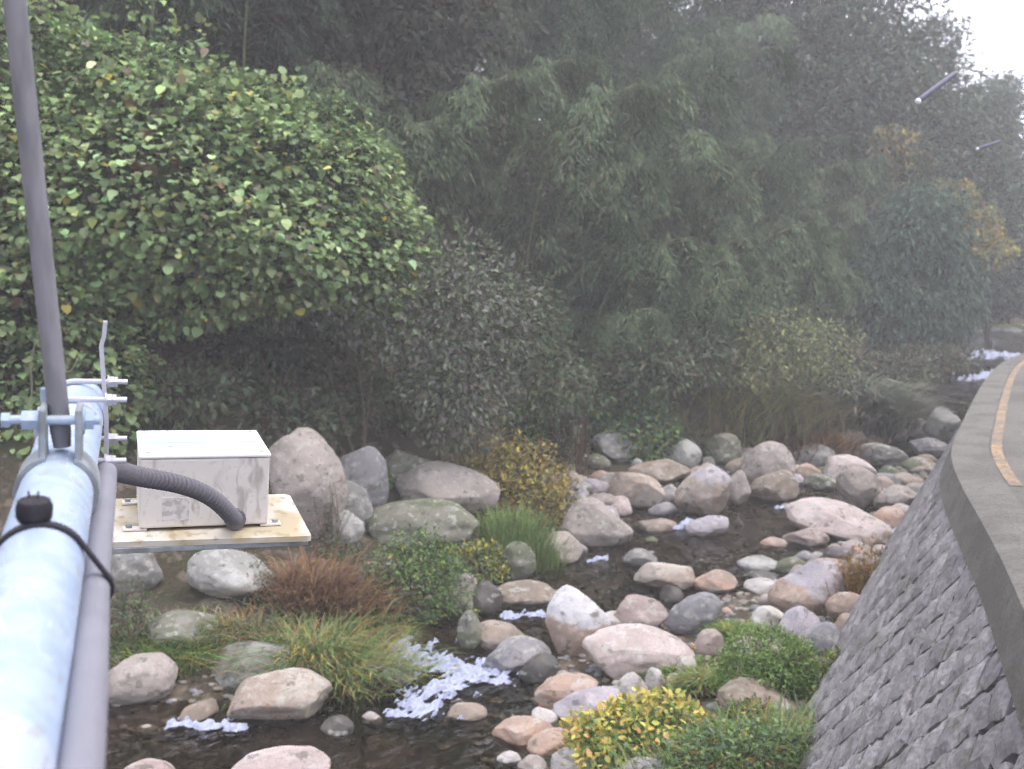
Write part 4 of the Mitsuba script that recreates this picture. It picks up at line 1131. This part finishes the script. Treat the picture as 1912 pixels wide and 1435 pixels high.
GREY = [(0.095, 0.125, 0.092), (0.135, 0.165, 0.122), (0.075, 0.095, 0.075), (0.15, 0.125, 0.095)]
DEEP = [(0.085, 0.13, 0.10), (0.14, 0.195, 0.14), (0.065, 0.10, 0.078)]
MURK = [(0.07, 0.075, 0.055), (0.09, 0.085, 0.07), (0.055, 0.06, 0.045)]
tree("weeping_tree", "dark green tree with long drooping foliage on the far bank upstream", 12.7, 33.9, 6.4,
     [(0.2, 0, 4.7, 1.9, 1.6, 1.4), (-1.5, -0.4, 3.5, 1.2, 1.2, 1.5), (1.3, 0, 3.1, 1.2, 1.2, 1.8), (-0.2, -0.7, 2.3, 1.9, 1.3, 1.6), (0.6, 0.2, 5.7, 1.3, 1.2, 0.8)], 15000, 0.28, DEEP, [5, 3, 3], 71, "long", 1.1, 0.22)
tree("autumn_tree", "small tree with yellow and orange leaves at the right of the dark drooping tree", 17.0, 43.4, 6.4,
     [(0.9, -1.5, 5.0, 1.4, 1.0, 0.8), (1.5, -1.9, 4.0, 1.3, 0.9, 0.7), (0.4, -1.0, 6.2, 1.1, 0.9, 0.6)], 6500, 0.24, [(0.42, 0.32, 0.09), (0.32, 0.31, 0.12), (0.18, 0.20, 0.12), (0.36, 0.22, 0.10)], [3, 4, 5, 0.6], 72)
tree("autumn_tree", "thin tree with a sparse orange-yellow top standing among the bamboo", 13.6, 38.8, 8.4,
     [(0.3, 0, 7.6, 0.8, 0.7, 0.5), (0.9, 0, 6.7, 0.7, 0.6, 0.6), (0.2, 0, 5.4, 1.2, 0.9, 0.8)], 3200, 0.22, [(0.40, 0.29, 0.11), (0.27, 0.24, 0.13), (0.17, 0.18, 0.13)], [2, 3, 5], 73)
for i, (x, y, h, text) in enumerate((
        (17.6, 48.5, 13.6, "tall hazy tree whose grey-green crown reaches the top edge near the sky"),
        (20.4, 50.5, 10.4, "hazy tree with thin twigs against the sky, second from the skyline gap"),
        (23.0, 52.5, 8.4, "hazy rounded tree with reddish tinged leaves below the bright sky"),
        (26.6, 56.0, 7.2, "lowest hazy tree at the right edge of the photo under the sky"),
        (14.6, 46.0, 16.0, "hazy grey-green tree above the bamboo left of the sky"),
        (30.5, 61.0, 8.0, "dull tree behind the far grass strip"),
        (11.8, 43.0, 15.0, "hazy tree above the middle of the bamboo grove at the top edge"),
        (8.5, 42.0, 14.0, "faint bluish tree at the top edge right of the photo centre"),
        (21.6, 47.6, 7.2, "dark tree between the far bend and the yellow-leaved tree"),
        (25.5, 59.5, 10.0, "dull green tree standing behind the far bend of the stream"),
        (23.4, 54.5, 12.0, "tall tree at the right edge just left of the far grass strip"),
        (19.4, 45.6, 8.5, "dark overhanging tree at the far bend behind the yellow-leaved tree"),
        (27.5, 63.0, 13.0, "faint tall tree far behind the bend at the right edge"))):
    g = np.random.default_rng(800 + i)
    w = 0.21 * h
    bl = [(0, 0, 0.80 * h, w, w, 0.17 * h), (0.5 * w, -0.3, 0.60 * h, w, w, 0.16 * h), (-0.6 * w, 0.2, 0.55 * h, w, w, 0.16 * h), (0, -0.4, 0.36 * h, 1.2 * w, w, 0.15 * h), (0.9 * w, 0, 0.38 * h, 0.8 * w, 0.8 * w, 0.15 * h), (0.5 * w, 0, 0.93 * h, 0.5 * w, 0.5 * w, 0.09 * h)]
    tree("broadleaf_tree", text, x, y, h, bl, 20000, 0.27, GREY, [5, 4, 3, 0.7], 81 + i, "oval", 0.4, 0.5)
for i, (x, y, h, text) in enumerate((
        (-9.5, 21.5, 9.0, "dark tree behind the top left end of the vine thicket"),
        (-6.3, 22.5, 9.0, "dark brownish tree behind the middle of the vine thicket"),
        (-3.2, 23.0, 8.0, "dark tree rising behind the right shoulder of the vine thicket"),
        (-11.5, 27.0, 11.0, "shaded tree higher up the hillside at the left"),
        (-7.0, 29.0, 11.0, "shaded tree at the top edge above the vine thicket"))):
    w = 0.24 * h
    bl = [(0, 0, 0.78 * h, w, w, 0.18 * h), (0.7 * w, -0.3, 0.6 * h, w, w, 0.16 * h), (-0.8 * w, 0, 0.58 * h, w, w, 0.18 * h), (0.2, -0.6, 0.36 * h, 1.4 * w, w, 0.18 * h)]
    tree("dark_tree", text, x, y, h, bl, 9000, 0.22, MURK, [5, 4, 3], 91 + i, "oval", 0.5, 0.5)


# ---------------------------------------------------------------- far end of the valley
t = thing("far_stone_bank", "low grey stone wall at the far bend of the stream", "wall")
line = np.array([(22.6, 51.8), (25, 51.6), (29, 51.0), (37, 49.0)])
g = np.random.default_rng(61)
vs = []
for k in range(40):
    u = g.uniform(0, 3)
    p = line[int(u)] * (1 - u % 1) + line[min(3, int(u) + 1)] * (u % 1)
    v, f = boulder(4000 + k, g.uniform(0.35, 0.6), 0.35, g.uniform(0.2, 0.35), 0, 0, 2)
    vs.append(trimesh.Trimesh(v + [p[0], p[1] + g.normal(0, 0.1), g.uniform(1.35, 1.95)], f, process=False))
labels[put("stones", join(vs), "grey_granite", t, smooth=True)] = {"kind": "stuff"}
put("core", tube(np.column_stack([line, np.full(4, 1.55)]), 0.5, 8), "mortar", t)
t = thing("grass_strip", "bright yellow-green strip of grass on top of the far stone wall", "grass")
c = Cards()
for p in curve(np.column_stack([line, np.full(4, 2.1)]), 9):
    v, tri, col = blades(g, (p[0], p[1] + 0.3, 2.0), 2.6, 0.5, 380, [(0.30, 0.36, 0.07), LIGHT, YELLOW], [4, 3, 1], 0.05, 0.4, 0.5, 0.25)
    v[..., 2] += 2.0 - v[..., 2].min() 
    c.add(v, tri, col)
labels[c.build("blades", "leaf", t)] = {"kind": "stuff"}


# ---------------------------------------------------------------- dark tubes on thin lines over the road
scene["dark_rubber"] = principled((0.11, 0.11, 0.16), 0.35, 0.5)
scene["bright_tip"] = principled((0.75, 0.76, 0.80), 0.3, 0.5)
for (a, b, r, far, text) in [((2.327, 6.122, 5.076), (2.577, 6.238, 5.252), 0.017, (3.331, 12.157, 5.189), 'dark tube with a bright round end hanging in the air near the sky'), ((3.551, 8.13, 5.069), (3.769, 8.236, 5.14), 0.012, (4.6, 14.18, 5.352), 'smaller bluish tube hanging lower at the right')]:
    a, b, far = np.array(a), np.array(b), np.array(far)
    d = unit(b - a)
    t = thing("hanging_tube", text, "tube", "tubes hanging on thin lines before the trees")
    put("sleeve", tube([a, a + d * 0.02, b - d * 0.02, b], [r * 0.8, r, r, r * 0.8], 10), "dark_rubber", t, smooth=40)
    e = trimesh.creation.icosphere(subdivisions=2, radius=r * 1.05)
    put("tip", trimesh.Trimesh(e.vertices + a - d * r * 0.6, e.faces, process=False), "bright_tip", t, smooth=True)
    put("line", tube([a - d * r, far], 0.00025, 4), "dark_rubber", t)
    put("line", tube([b, b + d * 9], 0.00025, 4), "dark_rubber", t)


# ---------------------------------------------------------------- the steel arm, shelf and box close to the camera
RM = np.array([[0.93421573, -0.35067416, 0.06533457], [0.35443936, 0.93319607, -0.05931128], [-0.04017103, 0.07856667, 0.99609917]])
RO = np.array([-0.588858, 1.62932986, 3.61928979])
def rig(mesh):
    """From the arm's own frame (x along the shelf's front, y along the pipe, z up) to the world."""
    v = np.asarray(mesh.vertices) @ RM.T + RO
    return trimesh.Trimesh(v, mesh.faces, process=False)


def rput(name, mesh, bsdf, parent, smooth=35, label=None):
    k = put(name, rig(mesh), bsdf, parent, smooth=smooth)
    if label:
        labels[k] = {"label": label}
    return k


def rounded_box(x0, x1, y0, y1, z0, z1, r):
    s = manifold3d.Manifold.sphere(r, 12)
    pts = [(x, y, z) for x in (x0 + r, x1 - r) for y in (y0 + r, y1 - r) for z in (z0 + r, z1 - r)]
    m = manifold3d.Manifold.batch_hull([s.translate(p) for p in pts]).to_mesh()
    return trimesh.Trimesh(m.vert_properties[:, :3], m.tri_verts)


def rod_between(a, b, r, n=16):
    return tube([a, b], r, n)


def hexnut(x0, x1, y, z, r):
    return trimesh.Trimesh(*(lambda m: (m.vertices, m.faces))(tube([(x0, y, z), (x1, y, z)], r, 6)), process=False)


def galvanised(p, n, uv):
    q = p.x * 40 + p.y * 11
    a = fbm(p.x * 55, p.y * 55, p.z * 55, 3)
    b = fbm(p.x * 9, p.y * 22, p.z * 9, 3)
    c = mix((0.42, 0.51, 0.65), (0.36, 0.45, 0.58), smoothstep(0.35, 0.65, a))
    c = mix(c, (0.52, 0.59, 0.69), smoothstep(0.52, 0.64, b) * 0.7)
    scrape = dr.abs(fbm(p.x * 60 + p.y * 25, p.y * 14, p.z * 60, 3) - 0.5)
    c = mix(c, (0.62, 0.66, 0.70), smoothstep(0.012, 0.002, scrape) * 0.5)
    return mix(c, (0.36, 0.35, 0.33), smoothstep(0.66, 0.78, fbm(p.x * 120 + 5, p.y * 60, p.z * 120, 2)) * 0.5)


def dull_zinc(p, n, uv):
    a = fbm(p.x * 60, p.y * 60, p.z * 60, 3)
    return mix((0.34, 0.37, 0.40), (0.22, 0.24, 0.25), smoothstep(0.3, 0.7, a))


def grey_paint(p, n, uv):
    a = fbm(p.x * 90, p.y * 90, p.z * 20, 3)
    return mix((0.22, 0.215, 0.235), (0.17, 0.17, 0.185), smoothstep(0.35, 0.65, a))


def hose_grey(p, n, uv):
    return mix((0.25, 0.25, 0.285), (0.20, 0.20, 0.23), fbm(p.x * 30, p.y * 30, p.z * 30, 3))


# the box's marks sit in its own frame: grime in runs and specks near two screws and the lower corner
LX, LY, LZ = (tuple(float(q) for q in RM[:, k]) for k in range(3))
OX, OY, OZ = (float(q) for q in RO)


def own(p):
    a, b, c = p.x - OX, p.y - OY, p.z - OZ
    return tuple(a * w[0] + b * w[1] + c * w[2] for w in (LX, LY, LZ))


def grimy_cream(p, n, uv):
    x, y, z = own(p)
    c = mix((0.66, 0.63, 0.60), (0.58, 0.555, 0.52), fbm(x * 40, y * 40, z * 40, 3))
    wob = 0.012 * fbm(x * 25, y * 25, z * 25, 2)
    run = fbm((x + wob) * 95 + 3, y * 60, (z + wob) * 22, 4)
    fleck = fbm((x + z * 0.3) * 120, y * 120, (z - x * 0.3) * 105 + 7, 4)
    near = smoothstep(0.034, 0.006, dr.abs(x - 0.172 + wob)) + 0.5 * smoothstep(0.030, 0.008, dr.abs(x - 0.055 - wob)) * smoothstep(0.08, 0.05, z)
    c = mix(c, (0.36, 0.33, 0.31), smoothstep(0.58 - 0.18 * near, 0.88 - 0.18 * near, run) * 0.85)
    c = mix(c, (0.44, 0.40, 0.36), smoothstep(0.60 - 0.06 * near, 0.80 - 0.06 * near, fleck) * 0.45)
    return c


def stained_plate(p, n, uv):
    x, y, z = own(p)
    a = fbm(x * 17, y * 9, z * 22, 3)
    b = fbm(x * 80, y * 45, z * 90, 3)
    c = mix((0.56, 0.53, 0.48), (0.42, 0.36, 0.24), smoothstep(0.40, 0.74, a))
    return mix(c, (0.25, 0.20, 0.10), smoothstep(0.54, 0.80, b) * 0.55)


scene["galvanised_steel"] = principled(mikit.proc(galvanised), 0.42, 0.5, metallic=0.15)
scene["dull_zinc"] = principled(mikit.proc(dull_zinc), 0.55, 0.5, metallic=0.2)
scene["bright_zinc"] = principled((0.56, 0.56, 0.62), 0.35, 0.5, metallic=0.3)
scene["grey_paint"] = principled(mikit.proc(grey_paint), 0.6, 0.4)
scene["hose_grey"] = principled(mikit.proc(hose_grey), 0.5, 0.45)
scene["conduit_grey"] = principled((0.145, 0.14, 0.16), 0.5, 0.45)
scene["grimy_cream"] = principled(mikit.proc(grimy_cream), 0.5, 0.4)
scene["lid_white"] = principled((0.84, 0.83, 0.86), 0.35, 0.5)
scene["pale_blue_strip"] = principled((0.33, 0.45, 0.62), 0.4, 0.5)
scene["faded_print"] = principled(mikit.proc(lambda p, n, uv: mix((0.58, 0.56, 0.56), (0.40, 0.39, 0.38), smoothstep(0.4, 0.65, fbm(p.x * 130, p.y * 130, p.z * 130, 3)))), 0.7, 0.3)
scene["stained_plate"] = principled(mikit.proc(stained_plate), 0.75, 0.3)
scene["black_rubber"] = principled((0.025, 0.022, 0.028), 0.55, 0.4)

# the pipe's own frame: y along its axis, z up
PM = np.array([[0.941139, -0.328439, 0.079909], [0.335323, 0.936972, -0.098196], [-0.042621, 0.119211, 0.991954]])
PO = np.array([-0.63593, 1.58686, 3.91365])
PR = 0.030


def pput(name, mesh, bsdf, parent, smooth=35):
    v = np.asarray(mesh.vertices) @ PM.T + PO
    return put(name, trimesh.Trimesh(v, mesh.faces, process=False), bsdf, parent, smooth=smooth)


t = thing("steel_pipe", "pale galvanised steel pipe running in from the bottom left corner", "pipe")
pput("body", tube([(0, -3.4, 0), (0, -1.6, 0), (0, -1.0, 0), (0, -0.395, 0)], PR, 64, caps=False), "galvanised_steel", t, True)
e = np.linspace(0, math.pi / 2, 7)
pput("end_cap", tube([(0, -0.395 + 0.02 * math.sin(a), 0) for a in e], [PR * 1.04 * max(math.cos(a), 0.05) for a in e], 48), "galvanised_steel", t, 30)


def ring(y0, y1, r0, r1, gap=None):
    shape = shapely.Point(0, 0).buffer(r1, quad_segs=24).difference(shapely.Point(0, 0).buffer(r0, quad_segs=24))
    if gap:
        shape = shape.difference(shapely.box(gap[0], 0, gap[1], r1 * 2))
    m = trimesh.creation.extrude_polygon(shape, y1 - y0, engine="earcut")
    v = np.array(m.vertices)
    return trimesh.Trimesh(np.column_stack([v[:, 0], y1 - v[:, 2], v[:, 1]]), m.faces)


t = thing("pipe_clamp", "zinc pipe clamp with two upright lugs gripping the foot of the grey rod", "clamp", None)
pput("band", ring(-0.745, -0.705, PR + 0.0004, PR + 0.0042, gap=(-0.0085, 0.0145)), "dull_zinc", t)
for x in (-0.0115, 0.0172):
    pput("lug", rounded_box(x - 0.0028, x + 0.0028, -0.742, -0.708, 0.0265, 0.0735, 0.002), "dull_zinc", t)
pput("bolt", join([rod_between((-0.0445, -0.722, 0.060), (0.034, -0.722, 0.060), 0.0042), hexnut(-0.0445, -0.038, -0.722, 0.060, 0.0070)]), "galvanised_steel", t)
pput("nut", hexnut(-0.0285, -0.0160, -0.722, 0.060, 0.0092), "galvanised_steel", t)
pput("washer", rod_between((-0.0158, -0.722, 0.060), (-0.0144, -0.722, 0.060), 0.0115, 24), "galvanised_steel", t)
pput("washer", rod_between((0.0202, -0.722, 0.060), (0.0218, -0.722, 0.060), 0.0125, 24), "galvanised_steel", t)
pput("nut", hexnut(0.0220, 0.0290, -0.722, 0.060, 0.0092), "galvanised_steel", t)
pput("bolt_head", tube([(-0.0100, -0.700, 0.070), (-0.0100, -0.700, 0.0835)], 0.0062, 6), "galvanised_steel", t)

t = thing("stay_rod", "dark grey rod rising from the pipe clamp out of the top left corner", "rod")
a0, a1 = np.array([0.0028, -0.712, 0.0335]), np.array([-0.0482, -0.680, 0.5424])
pput("shaft", tube([a0, a0 + (a1 - a0) * 0.03, a1, a1 + (a1 - a0) * 1.5], [0.0072, 0.0088, 0.0094, 0.0094], 20), "grey_paint", t, 40)

t = thing("flat_bar", "upright zinc steel bar with a cranked top standing beside the end of the pipe", "bar")
prof = [(0.0335, -0.080), (0.0330, 0.000), (0.0272, 0.083), (0.0300, 0.094), (0.0312, 0.110)]
vv, ff = [], []
for x, z in prof:
    for dx, dy in ((-0.0022, -0.0055), (0.0022, -0.0055), (0.0022, 0.0055), (-0.0022, 0.0055)):
        vv.append((x + dx, -0.47 + dy, z))
for k in range(len(prof) - 1):
    for q in range(4):
        b, c = k * 4 + q, k * 4 + (q + 1) % 4
        ff += [(b, c, c + 4), (b, c + 4, b + 4)]
e = (len(prof) - 1) * 4
ff += [(0, 2, 1), (0, 3, 2), (e, e + 1, e + 2), (e, e + 2, e + 3)]
pput("bar", trimesh.Trimesh(vv, ff, process=False), "bright_zinc", t, False)
to_pipe = lambda p: (RM @ np.array(p) + RO - PO) @ PM
pput("support_arm", tube([(0.0335, -0.466, -0.078), to_pipe((-0.048, -0.30, 0.09)), to_pipe((-0.046, -0.02, -0.012))], 0.006, 8), "dull_zinc", t)

for y, text in ((-0.425, "far zinc U-bolt around the pipe end, its nuts beside the upright bar"), (-0.520, "near zinc U-bolt around the pipe end, its nuts beside the upright bar")):
    t = thing("u_bolt", text, "bolt", "U-bolts on the end of the pipe")
    rr = PR + 0.0036
    arc = [(rr * math.cos(q), y, rr * math.sin(q)) for q in np.linspace(math.pi / 2, 3 * math.pi / 2, 20)]
    pput("rod", tube([(0.0545, y, rr), (0.03, y, rr)] + arc + [(0.03, y, -rr), (0.0545, y, -rr)], 0.0032, 10), "bright_zinc", t, True)
    for z in (rr, -rr):
        pput("washer", rod_between((0.0330, y, z), (0.0345, y, z), 0.0075, 20), "bright_zinc", t)
        pput("nut", hexnut(0.0346, 0.0400, y, z, 0.0068), "bright_zinc", t)
        pput("nut", hexnut(0.0404, 0.0440, y, z, 0.0064), "bright_zinc", t)

HOSE = curve([(0.0325, -0.46, -0.066), (0.0360, -0.60, -0.032), (0.0362, -0.75, -0.027), (0.0368, -0.915, -0.020), (0.0400, -1.10, -0.004), (0.0405, -1.30, 0.002), (0.042, -1.7, 0.004)], 60)
t = thing("grey_hose", "smooth grey cable hose lying along the right side of the steel pipe", "hose")
pput("tube", tube(HOSE, 0.0106, 28), "hose_grey", t, True)
pput("collar", tube([HOSE[0] + [-0.001, 0.014, -0.004], HOSE[0] + [0, -0.012, 0.003]], 0.0128, 28), "conduit_grey", t)

path = curve([HOSE[0] + [-0.001, 0.010, -0.002]] + [to_pipe(q) for q in ((-0.036, -0.345, 0.184), (-0.010, -0.280, 0.160), (0.044, -0.200, 0.128), (0.103, -0.120, 0.081), (0.136, -0.050, 0.034), (0.1465, 0.004, 0.016))], 640)
s = np.r_[0, np.cumsum(np.linalg.norm(np.diff(path, axis=0), axis=1))]
wave = np.sin(s / 0.0112 * 2 * math.pi)
t = thing("corrugated_conduit", "dark grey corrugated conduit curving from the hose into the front of the white box", "conduit")
pput("ribbed_tube", tube(path, 0.0110 + 0.0024 * np.sign(wave) * np.abs(wave) ** 0.4, 22), "conduit_grey", t, 40)
rput("gland", tube([(0.1465, -0.014, 0.0175), (0.1465, -0.0005, 0.0165)], [0.0165, 0.0175], 20), "conduit_grey", t)

BH = 0.1215
t = thing("junction_box", "white plastic junction box with grime streaks standing on the shelf plate", "box")
rput("body", rounded_box(0, 0.2, 0, 0.188, 0.004, 0.1165, 0.004), "grimy_cream", t, 40)
rput("lid", rounded_box(-0.0018, 0.2018, -0.0018, 0.1898, 0.1172, BH + 0.002, 0.0024), "lid_white", t, 40)
rput("strip", rounded_box(0.011, 0.190, 0.084, 0.0905, BH + 0.0012, BH + 0.0032, 0.0008), "pale_blue_strip", t, 40)
labels[f"{t}__strip"] = {"label": "thin pale blue strip across the lid"}
for x, y in ((0.012, 0.014), (0.188, 0.014), (0.012, 0.174), (0.188, 0.174), (0.048, 0.058)):
    rput("screw", rod_between((x, y, BH + 0.0015), (x, y, BH + 0.0031), 0.0042, 16), "dull_zinc", t)
rput("label_plate", rounded_box(0.034, 0.075, -0.0010, 0.0015, 0.016, 0.054, 0.0006), "faded_print", t, 40)
for x0, x1, y in ((-0.024, 0.012, 0.012), (0.188, 0.222, 0.012), (-0.024, 0.012, 0.168), (0.188, 0.222, 0.168)):
    rput("foot", rounded_box(x0, x1, y - 0.009, y + 0.009, -0.0004, 0.0036, 0.0012), "grimy_cream", t, 40)
    q = x0 + 0.009 if x0 < 0 else x1 - 0.009
    rput("bolt", tube([(q, y, 0.0036), (q, y, 0.0085)], 0.005, 6), "dull_zinc", t)

t = thing("shelf_plate", "cream steel shelf plate with yellow-brown stains carrying the white box", "shelf")
shape = shapely.Polygon([(-0.062, -0.046), (0.256, -0.058), (0.262, -0.054), (0.266, 0.196), (0.257, 0.205), (-0.062, 0.205)])
m = trimesh.creation.extrude_polygon(shape, 0.009, engine="earcut")
rput("plate", trimesh.Trimesh(np.array(m.vertices) - [0, 0, 0.0100], m.faces), "stained_plate", t, False)
rput("lip", rounded_box(-0.060, 0.258, -0.0505, -0.044, -0.019, -0.0104, 0.001), "dull_zinc", t, 40)

# strap round pipe and hose, with a rubber knob on top
y0 = -0.912
hx, hz = (float(np.interp(-y0, -HOSE[:, 1], HOSE[:, k])) for k in (0, 2))
hull = shapely.union_all([shapely.Point(0, 0).buffer(PR + 0.0006, quad_segs=24), shapely.Point(hx, hz).buffer(0.0111, quad_segs=16)]).convex_hull
m = trimesh.creation.extrude_polygon(hull.buffer(0.0024).difference(hull), 0.0075, engine="earcut")
v = np.array(m.vertices)
t = thing("rubber_strap", "black rubber strap with a round knob holding the hose to the pipe", "strap")
pput("band", trimesh.Trimesh(np.column_stack([v[:, 0], y0 - v[:, 2] + 0.10 * v[:, 0], v[:, 1]]), m.faces), "black_rubber", t)
kn = trimesh.creation.revolve(np.array([(0, 0), (0.0105, 0), (0.0120, 0.003), (0.0120, 0.010), (0.0106, 0.0145), (0.006, 0.0165), (0, 0.0165)]), sections=28)
v = np.array(kn.vertices) * (1 + 0.04 * (np.arange(len(kn.vertices)) % 2))[:, None]
pput("knob", trimesh.Trimesh(v + [-0.0035, y0 + 0.006, PR + 0.0012], kn.faces), "black_rubber", t)
for dx in (-0.003, 0.002):
    pput("pin", tube([(-0.0035 + dx, y0 + 0.006, PR + 0.016), (-0.0035 + dx * 1.3, y0 + 0.007, PR + 0.0225)], 0.0008, 6), "black_rubber", t)

t = thing("dry_tendril", "thin dry plant tendrils clinging to the foot of the grey rod", "tendril")
for pts in ([(-0.006, -0.71, 0.135), (-0.0006, -0.705, 0.1169), (0.0030, -0.702, 0.1002), (0.0066, -0.70, 0.0985), (0.0102, -0.70, 0.1013), (0.0146, -0.70, 0.111)],
            [(-0.0155, -0.70, 0.1612), (-0.0195, -0.70, 0.1236), (-0.0230, -0.70, 0.1046), (-0.0225, -0.70, 0.088), (-0.0258, -0.70, 0.0662)]):
    m = tube(curve(pts, 24), 0.0006, 5)
    m = trimesh.Trimesh(np.asarray(m.vertices) @ PM.T + PO, m.faces, process=False)
    put("stem", m, "stem", t, color=np.tile((0.33, 0.30, 0.22), (len(m.vertices), 1)))



# ---------------------------------------------------------------- air
scene["haze_air"] = {"type": "homogeneous", "albedo": {"type": "rgb", "value": [0.95, 0.95, 0.96]}, "sigma_t": HAZE}
scene["haze"] = {"type": "cube", "to_world": T().translate([0, 0, 29]).scale([145, 145, 41]), "bsdf": {"type": "null"}, "interior": {"type": "ref", "id": "haze_air"}}
labels["haze"] = {"label": "pale damp air between the near boulders and the far grove", "kind": "stuff"}
